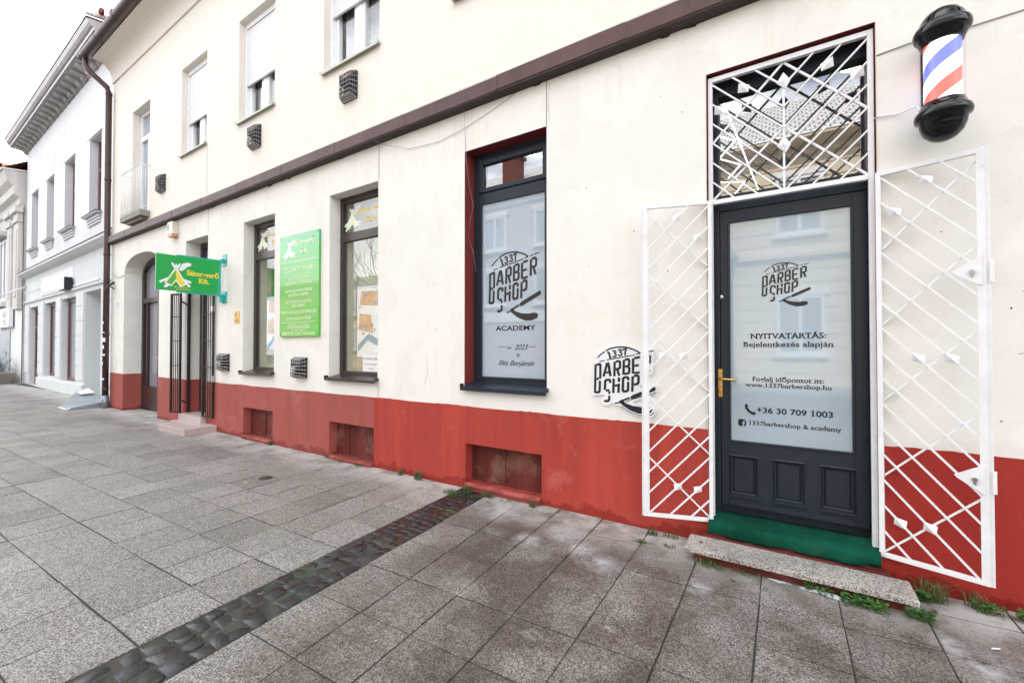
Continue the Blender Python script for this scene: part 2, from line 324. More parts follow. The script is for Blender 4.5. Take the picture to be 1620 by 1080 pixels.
# ------------------------------------------------------------------ mesh helpers
ORG = {}
class MB:
    def __init__(s): s.v = []; s.f = []; s.mi = []; s.m = 0; s.sm = []
    def vert(s, p): s.v.append(tuple(p)); return len(s.v)-1
    def face(s, pts, smooth=False):
        s.f.append([s.vert(p) for p in pts]); s.mi.append(s.m); s.sm.append(smooth)
    def add(s, vs, fs, smooth=False):
        o = len(s.v); s.v += [tuple(p) for p in vs]
        for f in fs: s.f.append([i+o for i in f]); s.mi.append(s.m); s.sm.append(smooth)
    def box(s, x0, x1, y0, y1, z0, z1):
        s.add([(x0,y0,z0),(x1,y0,z0),(x1,y1,z0),(x0,y1,z0),(x0,y0,z1),(x1,y0,z1),(x1,y1,z1),(x0,y1,z1)],
              [(0,3,2,1),(4,5,6,7),(0,1,5,4),(1,2,6,5),(2,3,7,6),(3,0,4,7)])
    def bar(s, a, b, w_, h_, up=(0,-1,0)):
        a = Vector(a); b = Vector(b); d = (b-a).normalized(); u = Vector(up); sd = d.cross(u)
        if sd.length < 1e-5: sd = d.cross(Vector((1,0,0)))
        sd.normalize(); u = sd.cross(d).normalized()
        vs = []
        for p in (a, b):
            for i, j in ((-1,-1),(1,-1),(1,1),(-1,1)): vs.append(p + sd*(i*w_/2) + u*(j*h_/2))
        s.add(vs, [(0,1,2,3),(7,6,5,4),(0,4,5,1),(1,5,6,2),(2,6,7,3),(3,7,4,0)])
    def tube(s, pts, r, n=8, cap=True):
        pts = [Vector(p) for p in pts]; rs = r if isinstance(r, (list, tuple)) else [r]*len(pts)
        rings = []; ref = Vector((0,0,1))
        for i, p in enumerate(pts):
            d = (pts[min(i+1,len(pts)-1)]-pts[max(i-1,0)]).normalized()
            a = d.cross(ref)
            if a.length < .05: a = d.cross(Vector((1,0,0)))
            a.normalize(); b = d.cross(a)
            rings.append([p + (a*math.cos(2*math.pi*k/n)+b*math.sin(2*math.pi*k/n))*rs[i] for k in range(n)])
        o = len(s.v); s.v += [tuple(p) for rg in rings for p in rg]
        for i in range(len(pts)-1):
            for k in range(n):
                s.f.append([o+i*n+k, o+i*n+(k+1)%n, o+(i+1)*n+(k+1)%n, o+(i+1)*n+k]); s.mi.append(s.m); s.sm.append(True)
        if cap:
            s.f.append([o+k for k in range(n)][::-1]); s.mi.append(s.m); s.sm.append(False)
            s.f.append([o+(len(pts)-1)*n+k for k in range(n)]); s.mi.append(s.m); s.sm.append(False)
    def lathe(s, prof, c, n=40, axis='z'):
        o = len(s.v)
        for r, z in prof:
            for k in range(n):
                a = 2*math.pi*k/n
                if axis == 'z': s.v.append((c[0]+r*math.cos(a), c[1]+r*math.sin(a), c[2]+z))
                else: s.v.append((c[0]+r*math.cos(a), c[1]+z, c[2]+r*math.sin(a)))
        for i in range(len(prof)-1):
            for k in range(n):
                s.f.append([o+i*n+k, o+i*n+(k+1)%n, o+(i+1)*n+(k+1)%n, o+(i+1)*n+k]); s.mi.append(s.m); s.sm.append(True)
    def grid(s, rows, smooth=True):
        o = len(s.v); n = len(rows[0]); s.v += [tuple(p) for r in rows for p in r]
        for j in range(len(rows)-1):
            for i in range(n-1):
                s.f.append([o+j*n+i, o+j*n+i+1, o+(j+1)*n+i+1, o+(j+1)*n+i]); s.mi.append(s.m); s.sm.append(smooth)
    def prism(s, poly, fn, dpt):
        # poly: 2-D outline, fn(u,v,d)->3-D point; front at d=0, back at d=dpt
        n = len(poly)
        s.face([fn(u, v, 0) for u, v in poly]); s.face([fn(u, v, dpt) for u, v in poly][::-1])
        for i in range(n):
            a, b = poly[i], poly[(i+1) % n]
            s.face([fn(*a, 0), fn(*a, dpt), fn(*b, dpt), fn(*b, 0)])
    def ext(s, prof, x0, x1):
        # profile in (y,z), extruded along x
        n = len(prof)
        o = len(s.v); s.v += [(x0, y, z) for y, z in prof] + [(x1, y, z) for y, z in prof]
        for i in range(n):
            j = (i+1) % n; s.f.append([o+i, o+j, o+n+j, o+n+i]); s.mi.append(s.m); s.sm.append(False)
        s.f.append([o+i for i in range(n)][::-1]); s.mi.append(s.m); s.sm.append(False)
        s.f.append([o+n+i for i in range(n)]); s.mi.append(s.m); s.sm.append(False)
    def build(s, name, mats, parent=None, bevel=0, xf=None, label=None, cat=None, group=None, kind=None):
        if not isinstance(mats, (list, tuple)): mats = [mats]
        vs = [tuple(xf @ Vector(p)) for p in s.v] if xf else s.v
        if parent is not None: org = ORG[parent.name]
        else:
            xs = [p[0] for p in vs]; ys = [p[1] for p in vs]; zs = [p[2] for p in vs]
            org = Vector(((min(xs)+max(xs))/2, (min(ys)+max(ys))/2, min(zs)))
            if kind == 'structure': org = Vector((0, 0, 0))
        me = bpy.data.meshes.new(name)
        me.from_pydata([tuple(Vector(p)-org) for p in vs], [], s.f)
        for m in mats: me.materials.append(m)
        me.polygons.foreach_set('material_index', s.mi); me.polygons.foreach_set('use_smooth', s.sm)
        me.update()
        o = bpy.data.objects.new(name, me); COL.objects.link(o)
        if parent is not None: o.parent = parent
        else: o.location = org
        ORG[o.name] = org
        if bevel:
            b = o.modifiers.new('bevel', 'BEVEL'); b.width = bevel; b.segments = 2; b.limit_method = 'ANGLE'; b.angle_limit = R(40)
        if label: o['label'] = label
        if cat: o['category'] = cat
        if group: o['group'] = group
        if kind: o['kind'] = kind
        return o
def thing(name, loc, label, cat, group=None):
    o = bpy.data.objects.new(name, None); COL.objects.link(o); o.location = loc; o.empty_display_size = .2
    o['label'] = label; o['category'] = cat
    if group: o['group'] = group
    ORG[o.name] = Vector(loc); return o
def fixnormals(o):
    import bmesh
    b = bmesh.new(); b.from_mesh(o.data); bmesh.ops.recalc_face_normals(b, faces=b.faces); b.to_mesh(o.data); b.free()

# text -> flat triangles in (u,v), baseline at 0, cap height 1
def text_tris(body, bold=0.0, shear=0.0, serif=False, spacing=1.0):
    c = bpy.data.curves.new('lettering', 'FONT'); c.body = body; c.size = 1; c.offset = bold; c.shear = shear; c.space_character = spacing; c.resolution_u = 4
    o = bpy.data.objects.new('lettering', c); COL.objects.link(o)
    dg = bpy.context.evaluated_depsgraph_get(); dg.update()
    me = bpy.data.meshes.new_from_object(o.evaluated_get(dg))
    vs = [(v.co.x, v.co.y) for v in me.vertices]; fs = [list(p.vertices) for p in me.polygons]
    if serif:
        cnt = {}
        for f in fs:
            for i in range(len(f)):
                k = tuple(sorted((f[i], f[(i+1) % len(f)]))); cnt[k] = cnt.get(k, 0)+1
        ys = sorted(set(round(v[1], 3) for v in vs))
        add = []
        for (a, b), n in cnt.items():
            if n != 1: continue
            (xa, ya), (xb, yb) = vs[a], vs[b]
            L = abs(xa-xb)
            if abs(ya-yb) < 1e-4 and .06 < L < .2:
                # outer ends of stems only: near baseline, x height, cap height
                if abs(ya+bold) < .02 or abs(ya-.56-bold) < .04 or abs(ya-.73-bold) < .05: add.append((min(xa, xb), max(xa, xb), ya))
        mid = .25
        for x0, x1, y in add:
            t = .085 if y < mid else -.085
            k = len(vs); e = .055
            vs += [(x0-e, y), (x1+e, y), (x1+e, y+t), (x0-e, y+t)]; fs.append([k, k+1, k+2, k+3] if t > 0 else [k+3, k+2, k+1, k])
    bpy.data.objects.remove(o); bpy.data.meshes.remove(me); bpy.data.curves.remove(c)
    return vs, fs
def put_text(mb, body, x0, x1, zb, cap, fn, bold=.0, shear=0, serif=False, spacing=1.0, slope=0.0):
    """lay text so it spans x0..x1, baseline zb, capital height cap; fn(u,v)->3-D"""
    vs, fs = text_tris(body, bold, shear, serif, spacing)
    if not vs: return
    lo = min(v[0] for v in vs); hi = max(v[0] for v in vs); k = (x1-x0)/(hi-lo)
    pts = [fn(x0+(v[0]-lo)*k, zb+v[1]/.73*cap+slope*((v[0]-lo)*k)) for v in vs]
    mb.add(pts, fs)
def line(parent, mat, *a, name='lettering', **k):
    m = MB(); put_text(m, *a, **k); return m.build(name, mat, parent)
# thick polyline in 2-D (mitred)
def stroke2(pts, w_, closed=False):
    n = len(pts); L = []; Rr = []
    for i in range(n):
        p = Vector(pts[i])
        a = Vector(pts[(i-1) % n]) if (i > 0 or closed) else None
        b = Vector(pts[(i+1) % n]) if (i < n-1 or closed) else None
        d1 = (p-a).normalized() if a else (b-p).normalized(); d2 = (b-p).normalized() if b else d1
        n1 = Vector((-d1.y, d1.x)); n2 = Vector((-d2.y, d2.x)); m = (n1+n2)
        m = m.normalized() if m.length > 1e-4 else n1
        k = w_/2/max(.35, m.dot(n1))
        L.append(p+m*k); Rr.append(p-m*k)
    q = []
    for i in range(n if closed else n-1):
        j = (i+1) % n; q.append([Rr[i], Rr[j], L[j], L[i]])
    return q

# ================================================================== SETTING
g0 = MB(); g0.face([(-300,-300,-.0055),(300,-300,-.0055),(300,300,-.0055),(-300,300,-.0055)])
g0.build('ground', M['ground'], kind='structure')

def slab(mb, q_, gap=.0038, z=0, ch=.003, dz=.010):
    q = [(p[0]+random.gauss(0, .0013), p[1]+random.gauss(0, .0013)) for p in q_]
    c = Vector((sum(p[0] for p in q)/4, sum(p[1] for p in q)/4))
    def ins(k):
        r = []
        for i in range(4):
            p = Vector(q[i]); a = Vector(q[i-1]); b = Vector(q[(i+1) % 4])
            d1 = (a-p).normalized(); d2 = (b-p).normalized(); r.append(p+(d1+d2)*k)
        return r
    o = ins(gap); t = ins(gap+ch); tx = random.gauss(0, .0016); ty = random.gauss(0, .0016); z += random.gauss(0, .0011)
    zt = lambda p: max(-.0028, min(.003, z+tx*(p.x-c.x)/.35+ty*(p.y-c.y)/.35))
    vs = [(p.x, p.y, -dz) for p in o]+[(p.x, p.y, zt(p)-.002) for p in o]+[(p.x, p.y, zt(p)) for p in t]
    mb.add(vs, [(8,9,10,11)]+[(i,(i+1)%4,4+(i+1)%4,4+i) for i in range(4)]+[(4+i,4+(i+1)%4,8+(i+1)%4,8+i) for i in range(4)])
def XL(i, y): return -2.505-.349*i-.06*(y+1.47)
def YL(k, x): return -.366-.355*k+.045*(x+2.96)
def XR(i, y): return -1.838+.342*i+.01*max(0, i-4)-.066*max(0, 1-max(0, i)/4)*(y+1.4)
def YR(k, x): return -.680-.362*k+.045*(x+1.5)
def node(fx, fy, i, k):
    x = y = 0
    x = fx(i, -1.4)
    for _ in range(4): y = fy(k, x); x = fx(i, y)
    return (x, y)
tl = MB()
for i in range(0, 84):
    for k in range(-8, 15):
        q = [node(XL, YL, i+1, k+1), node(XL, YL, i, k+1), node(XL, YL, i, k), node(XL, YL, i+1, k)]
        cy = sum(p[1] for p in q)/4
        if cy > .3 or cy < -5.6: continue
        slab(tl, q)
for i in range(-1, 26):
    for k in range(-4, 14):
        q = [node(XR, YR, i, k+1), node(XR, YR, i+1, k+1), node(XR, YR, i+1, k), node(XR, YR, i, k)]
        cy = sum(p[1] for p in q)/4
        if cy > .3 or cy < -5.6: continue
        slab(tl, q)
tl.build('pavement', M['tile'], kind='structure')
# gully of wet setts
st = MB(); y = .1
def SL(y): return XL(0, y)+.004
def SR(y): return XR(-1, y)-.004
row = 0
while y > -5.6:
    h = random.uniform(.05, .085) if y > -1.0 else random.uniform(.06, .115); y2 = y-h
    cuts = [0, random.uniform(.2, .3), random.uniform(.45, .55), random.uniform(.7, .8), 1] if random.random() < .45 else [0, random.uniform(.25, .42), random.uniform(.58, .76), 1]
    for a, b in zip(cuts[:-1], cuts[1:]):
        f = lambda s_, yy: (SL(yy)*(1-s_)+SR(yy)*s_, yy)
        j = lambda: random.uniform(-.016, .016)
        q = [f(a, y2), f(b, y2), f(b, y), f(a, y)]
        q = [(min(max(p[0]+j(), SL(p[1])), SR(p[1])), p[1]+j()) for p in q]
        c = Vector((sum(p[0] for p in q)/4, sum(p[1] for p in q)/4)); zt = random.uniform(-.0055, .001); tx, ty = random.gauss(0, .035), random.gauss(0, .035)
        ring = []
        for i in range(4):
            p = Vector(q[i]); n_ = Vector(q[(i+1) % 4])
            for s_ in (.12, .5, .88): ring.append(p.lerp(n_, s_))
        vs = []
        for kk, (sc_, dz_) in enumerate(((.995, -.02), (.975, -.003), (.92, 0))):
            for p in ring:
                pp = c+(p-c)*sc_; z_ = zt+dz_+tx*(pp.x-c.x)+ty*(pp.y-c.y)+random.gauss(0, .001)
                vs.append((pp.x, pp.y, min(z_, .006)))
        n_ = len(ring); fs = []
        for r_ in range(2):
            for i in range(n_): fs.append((r_*n_+i, r_*n_+(i+1) % n_, (r_+1)*n_+(i+1) % n_, (r_+1)*n_+i))
        fs.append(tuple(2*n_+i for i in range(n_)))
        st.add(vs, fs, True)
    y = y2
st.build('gully', M['sett'], kind='structure')
wt = MB(); wt.face([(SL(-5.6), -5.6, -.0048), (SR(-5.6), -5.6, -.0048), (SR(-.1), -.1, -.0048), (SL(-.1), -.1, -.0048)])
wt.build('gully_water', M['water'], kind='structure')
rd = MB(); rd.box(-60, 30, -11.0, -5.75, -.05, .0); rd.build('road', M['asphalt'], kind='structure')
rk = MB(); rk.box(-60, 30, -13.2, -11.0, -.05, .1); rk.build('opposite_pavement', M['concrete'], kind='structure')

# ================================================================== CREAM BUILDING
XA, XB = -12.6, 6.0
bld = thing('cream_building', (-3, 0, 0), 'long cream two-storey building with dark red base holding the barber shop', 'building')
holes = [(-11.8, -9.93, 0, 3.26), (-8.785, -7.94, 0, 3.175), (-6.785, -5.93, .965, 3.19), (-4.695, -3.81, .965, 3.193), (-2.578, -1.69, .965, 3.213), (-.441, .459, 0, 3.219),
         (-6.74, -5.94, .045, .452), (-4.672, -3.862, .03, .435), (-2.56, -1.736, .055, .423)]
uholes = [(-11.4, -10.47, 4.0, 6.212), (-9.014, -8.03, 4.70, 6.268), (-6.968, -5.96, 4.71, 6.29), (-4.833, -3.80, 4.73, 6.29), (-2.7, -1.7, 4.73, 6.29), (-.5, .5, 4.73, 6.29)]
def sheet(mb, xs, zs, holes, Y):
    xs = sorted(set(xs)); zs = sorted(set(zs))
    for a, b in zip(xs[:-1], xs[1:]):
        for c, d_ in zip(zs[:-1], zs[1:]):
            mx, mz = (a+b)/2, (c+d_)/2
            if any(h[0] < mx < h[1] and h[2] < mz < h[3] for h in holes): continue
            mb.face([(a, Y, c), (b, Y, c), (b, Y, d_), (a, Y, d_)])
def reveal(mb, h, y0, y1, sides='lrtb'):
    x0, x1, z0, z1 = h
    if 'l' in sides: mb.face([(x0, y0, z0), (x0, y0, z1), (x0, y1, z1), (x0, y1, z0)])
    if 'r' in sides: mb.face([(x1, y0, z0), (x1, y1, z0), (x1, y1, z1), (x1, y0, z1)])
    if 't' in sides: mb.face([(x0, y0, z1), (x1, y0, z1), (x1, y1, z1), (x0, y1, z1)])
    if 'b' in sides: mb.face([(x0, y0, z0), (x0, y1, z0), (x1, y1, z0), (x1, y0, z0)])
PZ = .768
wl = MB()
xs = [XA, XB, -3.862]+[h[0] for h in holes]+[h[1] for h in holes]
sheet(wl, xs, [PZ, 3.7]+[h[k] for h in holes[:6] for k in (2, 3) if h[k] > PZ], holes, 0)
# arch spandrel
def archz(x): 
    u = (x+10.865)/.935; return 2.9+.33*math.sqrt(max(0, 1-abs(u)**2.4))
ax = [-11.8+1.87*i/28 for i in range(29)]
for a, b in zip(ax[:-1], ax[1:]):
    wl.face([(a, 0, archz(a)), (b, 0, archz(b)), (b, 0, 3.26), (a, 0, 3.26)])
    wl.face([(a, 0, archz(a)), (a, .3, archz(a)), (b, .3, archz(b)), (b, 0, archz(b))])
reveal(wl, (-11.8, -9.93, PZ, 2.9), 0, .3, 'lr')
reveal(wl, (-8.785, -7.94, PZ, 3.175), 0, .25, 'lrt')
for h in holes[2:4]: reveal(wl, h, 0, .15)
wl.face([(XA, 0, PZ), (XA, 8, PZ), (XA, 8, 3.7), (XA, 0, 3.7)][::-1])
wl.build('wall', M['wall'], bld)
wu = MB()
sheet(wu, [XA, XB]+[h[k] for h in uholes for k in (0, 1)], [3.7, 7.22]+[h[k] for h in uholes for k in (2, 3)], uholes, 0)
for h in uholes: reveal(wu, h, 0, .13)
wu.face([(XA, 0, 3.7), (XA, 8, 3.7), (XA, 8, 7.22), (XA, 0, 7.22)][::-1])
wu.build('upper_wall', M['wall_up'], bld)
for nm, a, b, mt in (('plinth', -3.862, .459, 'plinth'), ('plinth', .459, XB, 'plinth_new'), ('plinth', XA, -3.862, 'plinth_old')):
    pl = MB(); xs = [a, b]+[x for h in holes for x in h[:2] if a <= x <= b]
    sheet(pl, xs, [-.05, PZ]+[h[k] for h in holes for k in (2, 3) if h[k] < PZ], holes, -.006)
    for h in holes:
        if a <= h[0] and h[1] <= b+.01:
            hh = (h[0], h[1], h[2], min(h[3], PZ))
            dd = .3 if h is holes[0] else .25 if h is holes[1] else .13
            if h[2] < .9: reveal(pl, hh, -.006, dd, 'lr' + ('tb' if h[3] < PZ else ''))
    cx_ = a
    for h in sorted([h for h in holes if h[2] == 0 and a <= h[0] and h[1] <= b+.01])+[(b, b, 0, 0)]:
        pl.face([(cx_, -.006, PZ), (h[0], -.006, PZ), (h[0], 0, PZ+.004), (cx_, 0, PZ+.004)])
        nn = max(2, int((h[0]-cx_)/.03)); zz = [PZ+.004+.004*math.sin(i*.21)+random.uniform(0, .005) for i in range(nn+1)]; xx = [cx_+(h[0]-cx_)*i/nn for i in range(nn+1)]
        if h[0]-cx_ > .05: pl.grid([[(x, -.0065, PZ-.012) for x in xx], [(x, -.0065, z) for x, z in zip(xx, zz)]], False)
        cx_ = h[1]
    if a == XA: pl.face([(XA, -.006, -.05), (XA, -.006, PZ), (XA, 8, PZ), (XA, 8, -.05)])
    pl.build(nm, M[mt], bld, label='faded dusty red plinth left of the wall seam' if a == XA else None)
# vertical seam grooves in render: slim joint strips
for x, z0, z1 in ((-3.80, 3.2, 3.6), (-3.80, .78, .95), (-7.94, 3.19, 3.62), (-8.0, 3.83, 4.68), (-1.69, 3.22, 3.6)):
    jb = MB(); jb.box(x-.004, x+.004, -.002, .001, z0, z1); jb.build('wall_joint', M['concrete'], bld)
# ledge
lg = MB()
prof = [(.05, 3.62), (-.075, 3.618), (-.085, 3.612), (-.10, 3.625), (-.10, 3.745), (-.092, 3.755), (.05, 3.80)]
nseg = 16; xsl = [XA-.02+(XB-XA+.02)*i/nseg for i in range(nseg+1)]
for a, b in zip(xsl[:-1], xsl[1:]):
    o_ = random.uniform(-.004, .004)
    lg.ext([(y_, z_+o_*(y_ < 0)) for y_, z_ in prof], a+.001, b-.001)
    lg.ext([(-.103, 3.63+o_), (-.103, 3.74+o_), (-.10, 3.74+o_), (-.10, 3.63+o_)], b-.012, b+.012)
led = lg.build('ledge', M['ledge'], bld)
lu = MB(); lu.ext([(.0, 3.600), (-.092, 3.608), (-.092, 3.622), (.0, 3.615)], XA, XB); lu.build('ledge_soffit', M['soffit'], bld)  # sheet on the ledge underside, its dark brown stands in for shade
for k in range(26):
    x = random.uniform(-8.5, 1.5); L_ = random.uniform(.03, .16); q = MB()
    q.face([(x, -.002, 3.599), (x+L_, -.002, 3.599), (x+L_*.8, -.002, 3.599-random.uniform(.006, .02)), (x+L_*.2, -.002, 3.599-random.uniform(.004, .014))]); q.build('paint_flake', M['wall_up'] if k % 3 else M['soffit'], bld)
for pts in ([(1.02, 1.62), (1.06, 1.60), (1.09, 1.61), (1.15, 1.585)], [(1.0, 1.30), (1.05, 1.31), (1.12, 1.29), (1.2, 1.30)], [(-.62, .30), (-.6, .335), (-.55, .33), (-.5, .345)], [(-1.66, 3.57), (-1.675, 3.4), (-1.66, 3.25)], [(-3.1, .95), (-3.05, 1.1), (-3.07, 1.25)], [(.52, 3.4), (.6, 3.33), (.72, 3.3), (.9, 3.22)]):
    q = MB(); q.tube([(x, -.0 if z > .77 else -.006, z) for x, z in pts], .0016, 4, False); q.build('hairline_crack', M['concrete'], bld)
ll = MB(); ll.ext([(0.02, 3.802), (-.03, 3.792), (-.03, 3.812), (.02, 3.822)], XA, XB); ll.build('ledge_flashing', M['sillstone'], bld)
# cornice + gutter + roof
cn = MB(); cp = [(.02, 7.2), (-.03, 7.205), (-.03, 7.26)]
for i in range(9):
    a = i/8*math.pi/2; cp.append((-.03-.30*(1-math.cos(a)), 7.26+.34*math.sin(a)))
cp += [(-.36, 7.6), (-.36, 7.68), (.02, 7.68)]
cn.ext(cp, XA, XB); cn.build('cornice', M['wall_up'], bld)
gt = MB(); n = 12
gp = [(-.45+.095*math.cos(math.pi+math.pi*i/n), 7.66+.095*math.sin(math.pi+math.pi*i/n)) for i in range(n+1)]
gq = [(-.45+.088*math.cos(math.pi+math.pi*i/n), 7.66+.088*math.sin(math.pi+math.pi*i/n)) for i in range(n+1)]
gt.ext(gp+gq[::-1], XA-.28, XB)
for k in range(14):
    x = XA-.2+k*1.05
    gt.ext([(y_-.45, z_+7.66) for y_, z_ in [((.1)*math.cos(math.pi+math.pi*i/n), .1*math.sin(math.pi+math.pi*i/n)) for i in range(n+1)]+[((.094)*math.cos(2*math.pi-math.pi*i/n), .094*math.sin(2*math.pi-math.pi*i/n)) for i in range(n+1)]], x, x+.03)
gt.build('gutter', M['gutter'], bld)
dp = MB(); px = -12.56
dp.tube([(px-.1, -.45, 7.57), (px-.1, -.45, 7.40), (px-.06, -.38, 7.28), (px, -.12, 7.06), (px, -.09, 6.96), (px, -.09, 3.4), (px, -.09, .28)], .055, 14)
for z in (6.9, 5.0, 3.35, 1.6, .4): dp.tube([(px, -.09, z), (px, -.09, z+.05)], .062, 14)
dpo = dp.build('downpipe', M['gutter'], bld)
db = MB(); db.tube([(px, -.09, 0.0), (px, -.09, .28)], .066, 14); db.build('pipe_foot', M['zinc'], dpo)
for z, hgt, wd in ((1.45, .09, .09), (1.62, .05, .08), (1.3, .08, .07), (1.15, .04, .09), (.95, .06, .05), (1.85, .04, .06), (.62, .04, .08)):
    a0 = -1.9+random.uniform(-.2, .2); stk = MB()
    for k in range(4):
        a, b = a0+k*wd/4/.056, a0+(k+1)*wd/4/.056
        stk.face([(px+.0565*math.cos(a), -.09+.0565*math.sin(a), z), (px+.0565*math.cos(b), -.09+.0565*math.sin(b), z), (px+.0565*math.cos(b), -.09+.0565*math.sin(b), z+hgt), (px+.0565*math.cos(a), -.09+.0565*math.sin(a), z+hgt)])
    stk.build('torn_sticker', M['paper'], dpo)
rf = MB(); rf.face([(XA-.1, -.5, 7.70), (XB, -.5, 7.70), (XB, 4.5, 10.6), (XA-.1, 4.5, 10.6)]); rf.build('roof', M['roof_red'], bld)

def shell(parent, wall, roof, x0, x1, yf, yb, h, yr, zr, eave=7.7, xf=None):
    m = MB(); m.face([(x1, yb, 0), (x0, yb, 0), (x0, yb, h), (x1, yb, h)])
    for x in (x0, x1): m.face([(x, yf+.02, 0), (x, yb, 0), (x, yb, h), (x, yr, zr-.03), (x, yf+.02, h)])
    m.build('rear_walls', wall, parent, 0, xf)
    m = MB(); m.face([(x0, yr, zr), (x1, yr, zr), (x1, yb+.3, h-.1), (x0, yb+.3, h-.1)]); m.build('rear_roof', roof, parent, 0, xf)
shell(bld, M['wall_up'], M['roof_red'], XA+.003, XB, 0, 9.5, 7.6, 4.5, 10.6)
def frame(mb, x0, x1, z0, z1, y0, y1, wd, wt=None, wb=None):
    wt = wt or wd; wb = wb or wd
    mb.box(x0, x0+wd, y0, y1, z0, z1); mb.box(x1-wd, x1, y0, y1, z0, z1)
    mb.box(x0+wd, x1-wd, y0+.001, y1, z1-wt, z1); mb.box(x0+wd, x1-wd, y0+.001, y1, z0, z0+wb)
def pane(parent, mat, x0, x1, z0, z1, y, name='pane'):
    m = MB(); m.face([(x0, y, z0), (x1, y, z0), (x1, y, z1), (x0, y, z1)]); return m.build(name, mat, parent)
def sill(parent, x0, x1, z, yo, mat, yi=.15, rise=.035, lip=.03):
    m = MB(); m.ext([(yi, z+rise), (-yo, z), (-yo, z-lip), (-yo+.006, z-lip), (-yo+.006, z-.006), (yi, z+rise-.006)], x0-.015, x1+.015)
    m.box(x0-.017, x0-.012, -yo, 0, z-.006, z+.028); m.box(x1+.012, x1+.017, -yo, 0, z-.006, z+.028)
    return m.build('sill', mat, parent)

# ---- two brown shop windows (estate agent)
def tent(mb, fn, cx, cz, s, mats=(0, 1, 2)):
    """little tent emblem; material slots: outline, left cloth, right cloth"""
    P = lambda pts, lay: mb.face([fn(cx+u*s, cz+v*s, lay) for u, v in pts])
    mb.m = mats[0]
    P([(-.72, -.62), (-.10, .34), (-.30, .66), (-.20, .74), (-.06, .56), (.02, .70), (.10, .56), (.24, .74), (.34, .66), (.12, .34), (.74, -.60), (.30, -.80), (.02, -.44), (-.28, -.80)], 1)
    P([(-.52, -.40), (-.98, -.66), (-1.04, -.52), (-.50, -.24)], 1.3); P([(-.52, -.62), (-.78, -.84), (-.62, -.92), (-.38, -.74)], 1.3)
    P([(.52, -.40), (.98, -.52), (1.04, -.38), (.50, -.24)], 1.3); P([(.56, -.50), (.90, -.78), (1.0, -.68), (.62, -.38)], 1.6)
    P([(.16, .30), (.30, .52), (.44, .74), (.80, .84), (1.02, .78), (.98, .64), (.72, .54), (.62, .42), (.40, .24)], 1.2)
    mb.m = mats[1]; P([(-.60, -.58), (0, .30), (.02, -.32), (-.28, -.70)], 2)
    mb.m = mats[2]; P([(0, .30), (.62, -.56), (.30, -.70), (.02, -.32)], 2); mb.m = 0
